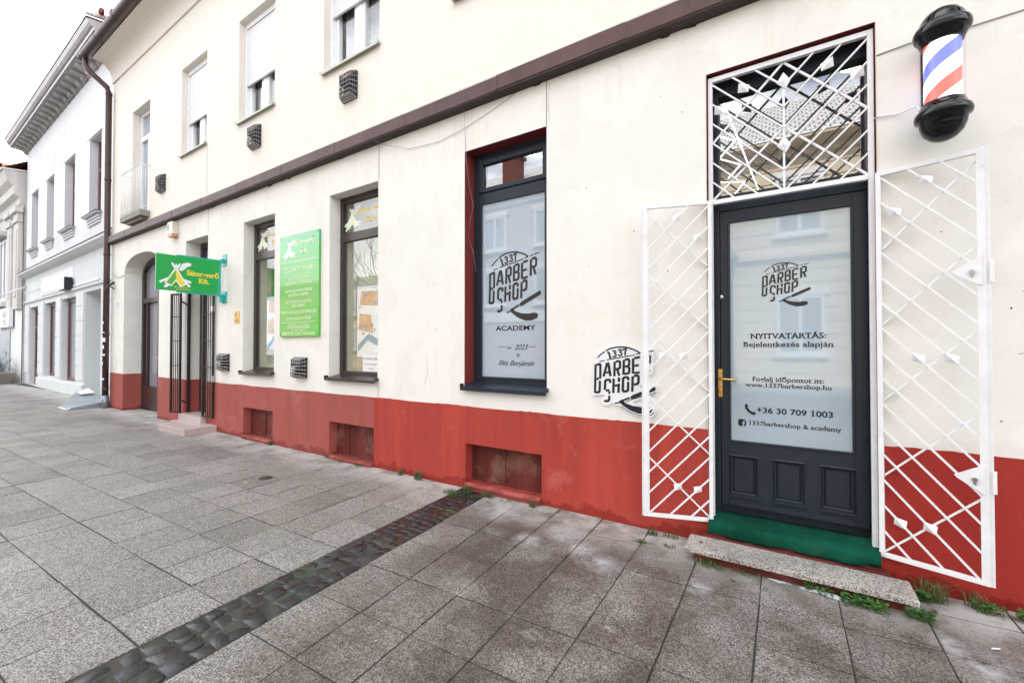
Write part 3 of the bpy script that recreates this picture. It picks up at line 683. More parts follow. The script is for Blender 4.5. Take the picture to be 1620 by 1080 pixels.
def agent_window(h, label_poster):
    x0, x1, z0, z1 = h
    f = MB(); frame(f, x0, x1, z0+.025, z1, .15, .22, .055, .07, .05); f.box(x0+.055, x1-.055, .147, .22, 2.64, 2.745)
    wdw = f.build('window', M['brown'], bld, .004)
    pane(wdw, M['glass'], x0+.055, x1-.055, 2.745, z1-.07, .175); pane(wdw, M['glass'], x0+.055, x1-.055, z0+.075, 2.64, .175)
    sill(wdw, x0, x1, z0, .055, M['brown'])
    b = MB(); b.face([(x0+.02, .40, z0), (x1-.02, .40, z0), (x1-.02, .40, z1), (x0+.02, .40, z1)]); reveal(b, (x0+.02, x1-.02, z0, z1), .22, .40)
    b.build('display_box', M['beige'], wdw)
    # posters on the back of the display
    p = MB(); pxl = x0+.25; y_ = .215
    p.m = 0; p.face([(pxl, y_, 1.22), (x1-.03, y_, 1.22), (x1-.03, y_, 2.08), (pxl, y_, 2.08)])
    rx = random.Random(3 if x0 < -6 else 5)
    p.m = 1; p.face([(pxl+.05, y_-.002, 1.85), (x1-.06, y_-.002, 1.82), (x1-.06, y_-.002, 2.0), (pxl+.08, y_-.002, 2.02)])
    p.face([(pxl+.03, y_-.002, 1.55), (pxl+.3, y_-.002, 1.5), (pxl+.26, y_-.002, 1.72), (pxl+.05, y_-.002, 1.75)])
    p.m = 2; p.face([(pxl+.02, y_-.003, 1.28), (pxl+.2, y_-.003, 1.42), (x1-.06, y_-.003, 1.28), (x1-.06, y_-.003, 1.36), (pxl+.22, y_-.003, 1.5), (pxl+.02, y_-.003, 1.36)])
    p.m = 3
    for k in range(14):
        u = rx.uniform(pxl+.04, x1-.14); v = rx.uniform(1.45, 1.98); a = rx.uniform(.02, .08); b_ = rx.uniform(.01, .05)
        p.face([(u, y_-.004-.0003*k, v), (u+a, y_-.004-.0003*k, v+.01), (u+a, y_-.004-.0003*k, v+b_), (u, y_-.004-.0003*k, v+b_)])
    p.build('poster', [M['paper'], M['peach'], M['bluep'], M['greyp']], wdw)
    q = MB(); q.face([(x0+.1, .36, 2.12), (x1-.03, .36, 2.12), (x1-.03, .36, 2.6), (x0+.1, .36, 2.6)]); q.build('green_panel', M['green_in'] if x0 < -6 else M['beige'], wdw)
    t = MB(); fn = lambda u, v, l: (u, .173-.0004*l, v)
    tent(t, fn, x0+.2, 2.93, .17, (0, 1, 1)); t.m = 2
    put_text(t, 'Sátor-verő', x0+.3, x1-.07, 2.97, .06, lambda u, v: (u, .1735, v), .02, 0, True)
    put_text(t, 'Kft.', x0+.45, x0+.65, 2.84, .06, lambda u, v: (u, .1735, v), .02, 0, True)
    t.build('lettering', [M['paper'], M['mint'], M['yellow']], wdw)
    if x0 > -6:
        n_ = MB(); n_.m = 0; n_.face([(x0+.42, .17, 1.045), (x0+.7, .17, 1.045), (x0+.7, .17, 1.24), (x0+.42, .17, 1.24)]); n_.m = 1
        put_text(n_, 'SV-HÁZ Kft.', x0+.435, x0+.685, 1.185, .03, lambda u, v: (u, .1685, v), .015, 0, True)
        put_text(n_, 'Társasházkezelő', x0+.445, x0+.675, 1.125, .022, lambda u, v: (u, .1685, v))
        put_text(n_, 'iroda', x0+.52, x0+.61, 1.075, .02, lambda u, v: (u, .1685, v))
        n_.build('paper_notice', [M['paper'], M['greyp']], wdw)
    return wdw
agent_window(holes[2], ''); agent_window(holes[3], '')

# ---- barber window (anthracite frame, red reveal)
BX0, BX1, BZ0, BZ1 = holes[4]
f = MB(); frame(f, BX0, BX1, .985, BZ1, .15, .23, .085, .06, .055); f.box(BX0+.085, BX1-.085, .148, .23, 2.742, 2.835)
bw = f.build('window', M['anth'], bld, .005)
s_ = MB(); frame(s_, BX0+.065, BX1-.065, 2.836, 3.165, .135, .2, .05, .06, .045); s_.build('top_sash', M['anth'], bw, .006)
s_ = MB(); frame(s_, BX0+.075, BX1-.075, 1.03, 2.745, .142, .16, .022); s_.build('glazing_bead', M['anth'], bw, .003)
pane(bw, M['shop_film'], BX0+.08, BX1-.08, 1.03, 2.745, .158); pane(bw, M['glass_hi'], BX0+.11, BX1-.11, 2.88, 3.11, .165)
sill(bw, BX0, BX1, .962, .05, M['anth'], .15, .04, .035)
rv = MB(); reveal(rv, (BX0, BX1, .97, BZ1), .0, .15, 'lrt'); rv.build('reveal', M['redpaint'], bw)

# 1337 barber shop emblem: strokes in a 740 x 870 box (y down)
LOGO = []
def LS(pts, w_=25, closed=False):
    for q in stroke2(pts, w_*1.18, closed): LOGO.append([tuple(p) for p in q])
def LP(pts): LOGO.append(pts)
arc = [(130, 278), (175, 232), (222, 198)]; LS(arc, 13)
LS([(234, 190), (290, 160), (350, 143), (420, 138), (490, 143), (560, 165), (615, 190), (652, 218)], 15)
LP([(600, 222), (652, 212), (648, 226), (596, 232)])
LS([(155, 328), (222, 313)], 10); LS([(246, 306), (588, 236)], 10); LS([(680, 212), (715, 204)], 10); LS([(728, 200), (800, 184)], 10)
# 1337
LS([(256, 205), (276, 213), (292, 278)], 20); LS([(278, 284), (312, 272)], 10)
for dx, dy in ((0, 0), (68, -17)):
    LS([(318+dx, 196+dy), (348+dx, 186+dy), (362+dx, 202+dy), (344+dx, 222+dy), (366+dx, 238+dy), (362+dx, 258+dy), (336+dx, 266+dy), (322+dx, 252+dy)], 15)
LS([(446, 178), (452, 168), (486, 162), (474, 200), (474, 246)], 16)
# big first letter
LS([(107, 365), (98, 738)], 24); LS([(118, 370), (160, 360), (168, 372), (166, 530), (158, 548)], 25); LS([(112, 556), (150, 548)], 22)
LS([(158, 575), (162, 600), (156, 715), (146, 724), (108, 733)], 25)
# A
LS([(208, 520), (252, 342)], 25); LS([(266, 338), (294, 512)], 27); LS([(236, 470), (274, 462)], 20)
# R
LS([(347, 326), (342, 512)], 25); LS([(360, 325), (398, 316), (412, 328), (411, 398), (398, 412), (360, 420)], 24); LS([(378, 424), (402, 504)], 25)
# B
LS([(458, 300), (452, 488)], 25); LS([(470, 300), (508, 290), (522, 302), (520, 362), (508, 378), (472, 384)], 24); LS([(508, 390), (524, 402), (520, 456), (508, 468), (466, 478)], 24)
# E
LS([(568, 280), (566, 470)], 25); LS([(582, 276), (648, 262)], 24); LS([(582, 372), (634, 362)], 22); LS([(580, 464), (644, 450)], 24)
# R
LS([(690, 252), (686, 444)], 25); LS([(702, 250), (744, 240), (760, 254), (758, 324), (744, 338), (704, 344)], 24); LS([(726, 352), (752, 432)], 25)
# S with a tail
LS([(290, 600), (290, 566), (276, 556), (240, 564), (228, 578), (224, 690)], 25); LS([(236, 700), (280, 690)], 24); LS([(282, 704), (276, 740)], 22)
LS([(280, 762), (276, 815), (262, 830), (232, 836), (218, 822)], 25)
# H
LS([(334, 540), (328, 725)], 25); LS([(400, 524), (396, 580)], 25); LS([(396, 600), (392, 718)], 25); LS([(346, 632), (382, 624)], 22)
# O
LS([(508, 556), (510, 528), (496, 516), (462, 522), (448, 536), (444, 684), (456, 698), (492, 692), (506, 678), (508, 574)], 25)
# P
LS([(562, 502), (556, 694)], 25); LS([(576, 500), (616, 490), (630, 502), (628, 580), (614, 596), (576, 604)], 24)
# razor
LP([(530, 765), (560, 735), (790, 628), (815, 622), (825, 645), (815, 668), (770, 690), (560, 788), (545, 782)])
LP([(440, 800), (520, 762), (534, 780), (455, 818)])
LP([(398, 822), (430, 800), (448, 806), (470, 842), (560, 870), (660, 878), (730, 868), (775, 880), (785, 905), (770, 935), (700, 958), (620, 960), (520, 925), (440, 872), (408, 846)])
LS([(345, 852), (385, 848), (412, 830)], 14)
def emblem(mb, x0, x1, z0, z1, y):
    ang = 0
    for i, q in enumerate(LOGO):
        pts = [(x0+(u-85)/745*(x1-x0), y-.00012*(i % 9), z1-(v-130)/832*(z1-z0)) for u, v in q]
        mb.face(pts[::-1] if False else pts)
e = MB(); emblem(e, -2.405, -1.825, 1.575, 2.23, .1565); e.build('emblem', M['ink_dark'], bw)
e = MB(); fnw = lambda u, v: (u, .1565, v)
put_text(e, 'ACADEMY', -2.325, -1.885, 1.492, .046, fnw, .022)
e.build('lettering', M['ink'], bw)
e = MB()
line(bw, M['ink'], 'est', -2.195, -2.14, 1.318, .03, fnw, 0, .4); line(bw, M['ink'], '2023', -2.11, -1.965, 1.312, .052, fnw, 0, .4); 
e = MB(); e.face([(-2.29, .1565, 1.336), (-2.21, .1565, 1.336), (-2.21, .1565, 1.340), (-2.29, .1565, 1.340)]); e.build('dash', M['ink'], bw); e = MB(); e.face([(-1.955, .1565, 1.336), (-1.885, .1565, 1.336), (-1.885, .1565, 1.340), (-1.955, .1565, 1.340)])
e.build('dash', M['ink'], bw); line(bw, M['ink'], 'by', -2.09, -2.045, 1.25, .035, fnw, 0, .4); line(bw, M['ink'], 'Illés Benjámin', -2.29, -1.90, 1.165, .05, fnw, .006, .45)

# ---- barber door
DX0, DX1, DZ1 = -.441, .459, 3.219
f = MB(); FY = .12
f.box(DX0, -.378, FY, FY+.1, .15, 3.2); f.box(.434, DX1, FY, FY+.1, .15, 3.2)
f.box(-.378, .434, FY+.001, FY+.1, 2.289, 2.40); f.box(-.378, .434, FY+.001, FY+.1, 3.10, 3.2)
f.box(-.378, .434, FY+.03, FY+.1, .15, .236)
dr = f.build('door', M['anth'], bld, .004)
rv = MB(); reveal(rv, (DX0, DX1, .0, DZ1), -.004, .22, 'lrt'); rv.build('reveal', M['redpaint'], dr)
L = MB(); LX0, LX1 = -.374, .430; y0 = FY+.004; y1 = FY+.06
L.box(LX0, -.323, y0, y1, .242, 2.285); L.box(.361, LX1, y0, y1, .242, 2.285); L.box(-.323, .361, y0, y1, 2.213, 2.285)
L.box(-.323, .361, y0, y1, .59, .682)
pcs = [(-.322, -.154), (-.066, .105), (.190, .361)]
L.box(-.323, .361, y0, y1, .242, .318); L.box(-.154, -.066, y0, y1, .318, .59); L.box(.105, .190, y0, y1, .318, .59)
L.box(-.323, .361, y0-.018, y0, .25, .28)
lf = L.build('door_leaf', M['anth'], dr, .0015)
for a, b in pcs:
    P_ = MB()
    def ring(r0, r1):
        for i in range(4):
            j = (i+1) % 4; P_.face([r0[i], r0[j], r1[j], r1[i]])
    def rc(ins, y): return [(a+ins, y, .318+ins), (b-ins, y, .318+ins), (b-ins, y, .59-ins), (a+ins, y, .59-ins)]
    rr = [rc(-.004, y0-.001), rc(.002, y0-.006), rc(.010, y0+.012), rc(.018, y0+.016), rc(.028, y0+.006)]
    for r0, r1 in zip(rr[:-1], rr[1:]): ring(r0, r1)
    P_.face(rr[-1]); P_.build('door_panel', M['anth'], dr)
    P_ = MB(); P_.box(a-.006, b+.012, y0-.012, y0, .306, .318); P_.build('panel_rail', M['anth'], dr, .003)
bd = MB(); frame(bd, -.327, .365, .678, 2.217, y0-.006, y0+.02, .014); bd.build('glazing_bead', M['anth'], dr, .003)
pane(dr, M['door_film'], -.32, .358, .685, 2.21, FY+.018)
pane(dr, M['glass_hi'], -.378, .434, 2.40, 3.10, FY+.05)
h = MB(); h.box(-.394, -.364, y0-.008, y0, .985, 1.18)
h.tube([(-.379, y0-.005, 1.115), (-.379, y0-.05, 1.115)], .009, 10); h.tube([(-.379, y0-.05, 1.115), (-.365, y0-.055, 1.115), (-.30, y0-.055, 1.112), (-.275, y0-.05, 1.11)], .009, 10)
h.tube([(-.379, y0-.004, 1.03), (-.379, y0-.012, 1.03)], .012, 12)
h.build('handle', M['brass'], dr, .003)
h = MB(); h.lathe([(0, -.012), (.014, -.012), (.018, -.004), (.018, 0)], (-.370, y0, 1.685), 20, 'y'); h.build('lock_rose', M['steel'], dr)
h = MB(); h.lathe([(0, -.006), (.005, -.005), (.006, 0)], (-.372, y0, 1.735), 12, 'y'); h.build('peep_hole', M['black'], dr)
fy = FY+.0165; fnd = lambda u, v: (u, fy, v)
e = MB(); emblem(e, -.123, .150, 1.60, 1.895, fy); e.build('emblem', M['ink'], dr)
line(dr, M['ink'], 'NYITVATARTÁS:', -.193, .226, 1.393, .036, fnd, .02, 0, True)
line(dr, M['ink'], 'Bejelentkezés alapján', -.234, .264, 1.338, .034, fnd, .015, 0, True)
line(dr, M['ink'], 'Foglalj időpontot itt:', -.183, .213, 1.105, .031, fnd, .015, 0, True)
line(dr, M['ink'], 'www.1337barbershop.hu', -.224, .252, 1.066, .029, fnd, .012, 0, True)
line(dr, M['ink'], '+36 30 709 1003', -.158, .257, .893, .038, fnd, .02, 0, True)
line(dr, M['ink'], '1337barbershop & academy', -.203, .298, .808, .029, fnd, .012, 0, True)
e = MB()   # telephone receiver
for q in stroke2([(-.222, .938), (-.218, .918), (-.205, .899), (-.186, .886), (-.170, .880)], .016): e.face([(p[0], fy, p[1]) for p in q])
e.face([(-.229, fy-.0004, .932), (-.210, fy-.0004, .928), (-.213, fy-.0004, .945), (-.226, fy-.0004, .947)]); e.face([(-.184, fy-.0004, .874), (-.166, fy-.0004, .878), (-.165, fy-.0004, .894), (-.178, fy-.0004, .897)])
e.build('telephone_symbol', M['ink'], dr)
e = MB(); c_ = .012; X0, X1, Z0, Z1 = -.270, -.222, .793, .841
poly = []
for cx_, cz_, a0 in ((X1-c_, Z0+c_, -90), (X1-c_, Z1-c_, 0), (X0+c_, Z1-c_, 90), (X0+c_, Z0+c_, 180)):
    for k in range(5): a = R(a0+k*22.5); poly.append((cx_+c_*math.cos(a), cz_+c_*math.sin(a)))
e.m = 0; e.face([(u, fy, v) for u, v in poly]); e.m = 1
for q in stroke2([(-.238, .793), (-.238, .822), (-.234, .829), (-.227, .829)], .0065): e.face([(p[0], fy-.0006, p[1]) for p in q])
e.face([(-.246, fy-.0008, .810), (-.228, fy-.0008, .810), (-.229, fy-.0008, .816), (-.246, fy-.0008, .816)])
e.build('square_f_symbol', [M['ink'], M['door_film']], dr)
# room behind door and window, with ceiling lamps
rm = MB(); rm.face([(-4.0, 4.5, 0), (2.2, 4.5, 0), (2.2, 4.5, 3.5), (-4.0, 4.5, 3.5)]); reveal(rm, (-4.0, 2.2, 0, 3.5), .3, 4.5)
room = rm.build('shop_room', M['interior'], bld)
tb = MB(); zc = 3.42
for a, b in (((-.43, .65), (-.27, 3.3)), ((-.53, 1.45), (-.40, 1.62)), ((-.40, 1.62), (-.59, 2.0)), ((-.59, 2.0), (-.40, 2.3)), ((-.40, 2.3), (-.56, 2.65)), ((-.67, 2.75), (-.40, 2.9)), ((-.40, 2.9), (-.58, 3.4)), ((-2.38, .74), (-2.0, 1.12)), ((-2.27, .72), (-2.24, .90)), ((-2.24, .90), (-1.7, .98)), ((-1.7, .98), (-1.3, 1.3))):
    tb = MB(); tb.tube([(a[0], a[1], zc), (b[0], b[1], zc)], .0065, 8); tb.build('light_tube', M['tube'], room)
lb = MB(); lb.lathe([(0, -.02), (.065, -.02), (.075, 0)], (.44, .86, 3.46), 24); lb.build('ceiling_lamp', M['lamp_on'], room)

# ---- arched brown doorway
a0, a1 = -11.8, -9.93
f = MB(); yF = .3
for a, b in zip(ax[:-1], ax[1:]):
    f.add([(a, yF, archz(a)), (b, yF, archz(b)), (b, yF, archz(b)-.09), (a, yF, archz(a)-.09), (a, yF+.08, archz(a)-.09), (b, yF+.08, archz(b)-.09)], [(0, 3, 2, 1), (3, 4, 5, 2)])
f.box(a0, a0+.08, yF, yF+.08, 0, 2.95); f.box(a1-.08, a1, yF, yF+.08, 0, 2.95)
f.box(-10.90, -10.83, yF-.01, yF+.08, .0, 3.14); f.box(a0+.08, -10.90, yF-.002, yF+.08, 2.28, 2.38); f.box(-10.83, a1-.08, yF-.002, yF+.08, 2.28, 2.38)
f.box(-10.83, a1-.08, yF-.002, yF+.08, 1.78, 1.86)
f.box(a0+.08, -10.90, yF+.01, yF+.07, 0.02, .5); f.box(-10.83, a1-.08, yF+.01, yF+.07, 0.02, .5)
f.box(a0+.25, a0+.29, yF+.005, yF+.07, .5, 2.28); f.box(-10.6, -10.56, yF-.004, yF+.07, .5, 1.78)
ad = f.build('arched_door', M['brown'], bld, .004)
pane(ad, M['pane_lav'], a0+.06, a1-.06, .4, 3.2, yF+.06)
h = MB(); h.box(-10.79, -10.75, yF-.03, yF-.01, 1.05, 1.17); h.tube([(-10.77, yF-.03, 1.12), (-10.77, yF-.07, 1.12), (-10.66, yF-.07, 1.12)], .01, 8); h.build('handle', M['steel'], ad)
h = MB(); h.face([(-10.45, yF+.055, 1.45), (-10.25, yF+.055, 1.45), (-10.25, yF+.055, 1.75), (-10.45, yF+.055, 1.75)]); h.build('pink_notice', M['nb_peel'], ad)

# ---- brown office door
f = MB(); x0, x1 = -8.785, -7.94; yF = .22
f.box(x0, x0+.07, yF, yF+.07, .2, 3.17); f.box(x1-.07, x1, yF, yF+.07, .2, 3.17); f.box(x0+.07, x1-.07, yF, yF+.07, 2.35, 2.45); f.box(x0+.07, x1-.07, yF, yF+.07, 3.09, 3.17)
f.box(x0+.07, x0+.17, yF+.01, yF+.06, .2, 2.35); f.box(x1-.17, x1-.07, yF+.01, yF+.06, .2, 2.35); f.box(x0+.17, x1-.17, yF+.012, yF+.06, .2, .75); f.box(x0+.17, x1-.17, yF+.012, yF+.06, 2.25, 2.35)
od = f.build('door', M['brown'], bld, .005)
pane(od, M['pane_dark'], x0+.17, x1-.17, .75, 2.25, yF+.04); pane(od, M['pane_dark'], x0+.07, x1-.07, 2.45, 3.09, yF+.04)
q = MB(); q.box(x0+.2, x1-.2, yF-.004, yF+.012, .3, .65); q.build('door_panel', M['brown'], od, .01)
t = MB(); tent(t, lambda u, v, l: (u, yF+.038-.0004*l, v), x0+.24, 2.82, .17, (0, 1, 1)); t.m = 2
put_text(t, 'Sátor-verő', x0+.36, x1-.1, 2.86, .06, lambda u, v: (u, yF+.038, v), .02, 0, True); put_text(t, 'Kft.', x0+.48, x0+.62, 2.74, .05, lambda u, v: (u, yF+.038, v), .02, 0, True)
t.build('lettering', [M['paper'], M['mint'], M['yellow']], od)
q = MB()
put_text(q, 'NYITVA', x0+.22, x0+.44, 1.75, .05, lambda u, v: (u, yF+.037, v), .03)
put_text(q, '8-16', x0+.24, x0+.38, 1.66, .04, lambda u, v: (u, yF+.037, v), .03)
q.build('yellow_notice', M['yellow'], od)

# ---- basement hatches
for (x0, x1, z0, z1), brk in zip(holes[6:9], (.5, .28, .45)):
    f = MB(); frame(f, x0, x1, z0, z1, .10, .13, .022); xm = x0+(x1-x0)*brk
    f.box(xm-.014, xm+.014, .092, .13, z0+.022, z1-.022)
    bh = f.build('basement_hatch', M['redwood'], bld, .003)
    for a, b in ((x0+.022, xm-.014), (xm+.014, x1-.022)):
        p_ = MB(); p_.box(a, b, .108+random.uniform(0, .006), .12, z0+.022, z1-.022); p_.build('hatch_board', M['redwood'], bh)
    deb = MB()
    for k in range(26):
        x = random.uniform(x0+.02, x1-.05); y = random.uniform(.03, .1); s_ = random.uniform(.008, .022); a = random.uniform(0, 3)
        deb.add([(x, y, z0+.003), (x+s_*math.cos(a), y+s_*math.sin(a)*.5, z0+.004), (x+s_*.5, y+.01, z0+.008+s_*.4), (x-.3*s_, y+.6*s_, z0+.006)], [(0, 1, 2), (0, 2, 3), (1, 2, 3)])
    deb.build('litter', M['deadleaf'], bh)
    sb = MB(); sb.ext([(-.045, z0-.03), (-.05, z0-.012), (-.03, z0+.004), (.005, z0+.008), (.005, z0-.06), (-.045, z0-.06)], x0+.015, x1-.005); sb.build('hatch_sill', M['plinth_old'] if x0 > -3 else M['plinth_old'], bh, .006)

# ---- upper windows
def upwin(h, zs, n):
    x0, x1, z0, z1 = h; yF = .12
    f = MB(); frame(f, x0, x1, z0, z1, yF, yF+.08, .06); xm = (x0+x1)/2
    f.box(xm-.045, xm+.045, yF+.005, yF+.08, z0+.06, z1-.06)
    wd = f.build('window', M['pvc'], bld, .004)
    for a, b in ((x0+.06, xm-.045), (xm+.045, x1-.06)):
        s_ = MB(); frame(s_, a+.002, b-.002, z0+.062, z1-.062, yF+.012, yF+.07, .05); s_.build('sash', M['pvc'], wd, .004)
        pane(wd, M['glass'], a+.05, b-.05, z0+.11, z1-.11, yF+.04)
        c_ = MB(); nn = 24; ptsx = [a+.04+(b-a-.08)*i/nn for i in range(nn+1)]
        c_.grid([[(p, yF+.12+.012*math.sin(p*70), z_) for p in ptsx] for z_ in (z0+.08, z1-.05)])
        c_.build('curtain', M['curtain'], wd)
    if zs:
        s_ = MB(); s_.box(x0+.045, x1-.045, yF-.022, yF-.008, zs, z1-.02); s_.box(x0+.045, x1-.045, yF-.028, yF-.004, zs-.02, zs)
        s_.build('roller_shutter', M['shutter'], wd)
        s_ = MB(); s_.box(x0, x0+.045, yF-.03, yF, z0, z1); s_.box(x1-.045, x1, yF-.03, yF, z0, z1); s_.box(x0, x1, yF-.035, yF-.03, z1-.09, z1); s_.build('shutter_rail', M['pvc'], wd, .003)
    sill(wd, x0, x1, z0, .05, M['sillstone'], .12, .02, .025)
upwin(uholes[1], 5.33, 0); upwin(uholes[2], 5.34, 0); upwin(uholes[3], 5.51, 0); upwin(uholes[4], None, 0); upwin(uholes[5], 5.6, 0)
# balcony door + balcony
x0, x1, z0, z1 = uholes[0]; yF = .13
f = MB(); frame(f, x0, x1, z0, z1, yF, yF+.07, .07); f.box(x0+.07, x1-.07, yF, yF+.07, 5.62, 5.72); f.box((x0+x1)/2-.04, (x0+x1)/2+.04, yF-.004, yF+.07, z0+.07, 5.62)
bdr = f.build('balcony_door', M['pvc'], bld, .004)
pane(bdr, M['pane_grey'], x0+.07, x1-.07, z0+.07, 5.62, yF+.04); pane(bdr, M['pane_grey'], x0+.07, x1-.07, 5.72, z1-.07, yF+.04)
b_ = MB(); b_.box(-11.5, -10.41, -.16, .0, 3.88, 3.995); b_.box(-11.35, -10.55, -.1, 0, 3.83, 3.88)
bal = b_.build('balcony', M['concrete'], bld, .006)
r_ = MB(); zt = 4.87
r_.tube([(-11.48, 0, zt), (-11.48, -.15, zt), (-10.43, -.15, zt), (-10.43, 0, zt)], .011, 6); r_.tube([(-11.48, 0, 4.06), (-11.48, -.15, 4.06), (-10.43, -.15, 4.06), (-10.43, 0, 4.06)], .008, 6)
for i in range(12): x = -11.48+1.05*i/11; r_.tube([(x, -.15, 4.0), (x, -.15, zt)], .006, 6)
for x in (-11.48, -10.43): r_.tube([(x, -.075, 4.06), (x, -.075, zt)], .006, 6)
r_.build('railing', M['wire_w'], bal)
# ---- gas flue cages
def vent(x, z, big):
    hw, hh = (.13, .135) if not big else (.125, .16)
    dpt = .085; k = .78
    v = MB(); v.box(x-hw, x+hw, -.012, 0, z-hh, z+hh); v.lathe([(0, -.05), (.06, -.05), (.06, -.01)], (x, 0, z), 20, 'y')
    o = v.build('flue_vent', M['dark'], bld)
    c = MB(); n_ = 6
    P0 = lambda u, w_: (x+hw*u, -.012, z+hh*w_); P1 = lambda u, w_: (x+hw*u*k, -dpt, z+hh*w_*k)
    for i in range(n_):
        u = -1+2*i/(n_-1)
        for a, b, d_, e_ in ((P0(u, -1), P1(u, -1), P1(u, 1), P0(u, 1)), (P0(-1, u), P1(-1, u), P1(1, u), P0(1, u))):
            c.tube([a, b, d_, e_], .0065, 5, False)
    for s_ in (.33, .66):
        q = [Vector(P0(*c_)).lerp(Vector(P1(*c_)), s_) for c_ in ((-1, -1), (1, -1), (1, 1), (-1, 1))]; c.tube(q+[q[0]], .0045, 5, False)
    c.build('wire_cage', M['ventmetal'], o)
    s2 = MB(); s2.face([P0(-1, .2), P1(-1, .2), P1(-1, 1), P0(-1, 1)]); s2.build('shield_plate', M['steel'], o); s2 = MB(); s2.face([P0(-1, -1), P0(1, -1), P1(1, -1), P1(-1, -1)]); s2.build('shield_plate', M['steel'], o)
for x, z, b in ((-7.31, 1.10, 0), (-5.27, 1.07, 0), (-6.43, 4.37, 1), (-4.30, 4.40, 1), (-9.80, 4.39, 1)): vent(x, z, b)

# ================================================================== GATES AND GRILLES (barber)
def leafplate(parent, P, u, v, mat, s=.042):
    """P(u,v,d)->3-D; a folded diamond plate on a bar"""
    m = MB(); a = P(u-s*.75, v+s*.95, .004); b = P(u+s*.9, v+s*.45, -.012); c = P(u+s*.75, v-s*.95, .004); d_ = P(u-s*.9, v-s*.45, -.012); mm = P(u, v, .010)
    for q in ((a, b, mm), (b, c, mm), (c, d_, mm), (d_, a, mm)): m.face(q)
    o = m.build('leaf_ornament', mat, parent); so_ = o.modifiers.new('thick', 'SOLIDIFY'); so_.thickness = .002
    return o
def leafplate_m(parent, P, u, v, mat, s=.042):
    return leafplate(parent, lambda a, b, c: P(2*u-a, b, c), u, v, mat, s)
GZ0, GZ1 = .152, 2.335; GH = GZ1-GZ0
def barber_gate(hx, hy, ox, oy, label, mirror):
    root = thing('security_gate', ((hx+ox)/2, (hy+oy)/2, GZ0), label, 'gate', 'white lattice gates of the barber shop')
    W = math.hypot(ox-hx, oy-hy); dx, dy = (ox-hx)/W, (oy-hy)/W
    nx, ny = (dy, -dx) if not mirror else (-dy, dx)
    if ny > 0: nx, ny = -nx, -ny
    P = lambda u, v, d_=0: (hx+dx*u+nx*d_, hy+dy*u+ny*d_, v)   # u from hinge, v world z, d towards street
    up = (nx, ny, 0)
    f = MB(); tw = .024
    f.bar(P(tw/2, GZ0), P(tw/2, GZ1), tw, tw, up); f.bar(P(W-tw/2, GZ0), P(W-tw/2, GZ1), tw+.006, tw, up)
    f.bar(P(tw, GZ1-tw/2), P(W-tw, GZ1-tw/2), tw, tw, up); f.bar(P(tw, GZ0+tw/2), P(W-tw, GZ0+tw/2), tw, tw, up)
    f.build('gate_frame', M['white'], root, .002)
    l = MB(); lo, hi = GZ0+tw, GZ1-tw; wi = W-2*tw; sp = .143
    def clip(ua, va, ub, vb):
        # clip to lo..hi
        pts = []
        for (u, v, u2, v2) in ((ua, va, ub, vb), (ub, vb, ua, va)):
            if v > hi: t = (hi-v)/(v2-v); u, v = u+(u2-u)*t, hi
            elif v < lo: t = (lo-v)/(v2-v); u, v = u+(u2-u)*t, lo
            pts.append((u, v))
        return pts
    for k in range(-2, 16):
        va = hi-.012-k*sp; vb = va-.418
        if vb > hi or va < lo: continue
        a, b = clip(tw, va, W-tw, vb); l.bar(P(*a, .006), P(*b, .006), .0095, .0095, up)
    for k in range(0, 6):
        vb = hi-.03-k*.427; va = vb-.39
        if vb < lo: continue
        a, b = clip(tw, va, W-tw, vb); l.bar(P(*a, -.006), P(*b, -.006), .0095, .0095, up)
    l.build('lattice', M['white'], root)
    for k, fr in ((-1, .50), (1, .16), (5, .74), (6, .40), (12, .50), (13, .18)):
        va = hi-.012-k*sp; u = tw+wi*fr; v = va-.418*fr
        leafplate(root, lambda a, b, c, P=P: P(a, b, .012+c), u, v, M['white'], .03)
    s_ = MB(); s_.bar(P(W+.001, GZ0-.0), P(W+.001, GZ1+.005), .036, .006, up) if not mirror else s_.bar(P(W-.012, GZ0), P(W-.012, GZ1), .05, .006, up)
    s_.build('stop_strip', M['white'], root)
    if not mirror:
        for z in (1.715, .672):
            pl_ = MB(); fn = lambda u, v, d_: P(u, v, .018-d_)
            pl_.prism([(W-.01, z+.08), (W-.118, z+.010), (W-.108, z-.004), (W-.01, z-.072)], fn, .006); lp = pl_.build('lock_plate', M['white'], root)
            cy = MB(); c0 = Vector(P(W-.045, z, .018)); c1 = Vector(P(W-.045, z, .030)); cy.tube([c0, c1], .011, 12); cy.bar(Vector(P(W-.045, z-.012, .018)), Vector(P(W-.045, z-.026, .018)), .010, .012, up)
            cy.build('lock_cylinder', M['steel'], lp)
            bx = MB(); bx.bar(P(W+.022, z-.06), P(W+.022, z+.05), .014, .024, up); bx.build('lock_keep', M['white'], root, .002)
    return root
barber_gate(-.412, -.015, -.838, -.15, 'white lattice gate left of the barber door, in front of the logo sign', True)
barber_gate(.452, -.012, .852, -.135, 'white steel lattice gate with two triangular lock plates, open right of the barber door', False)
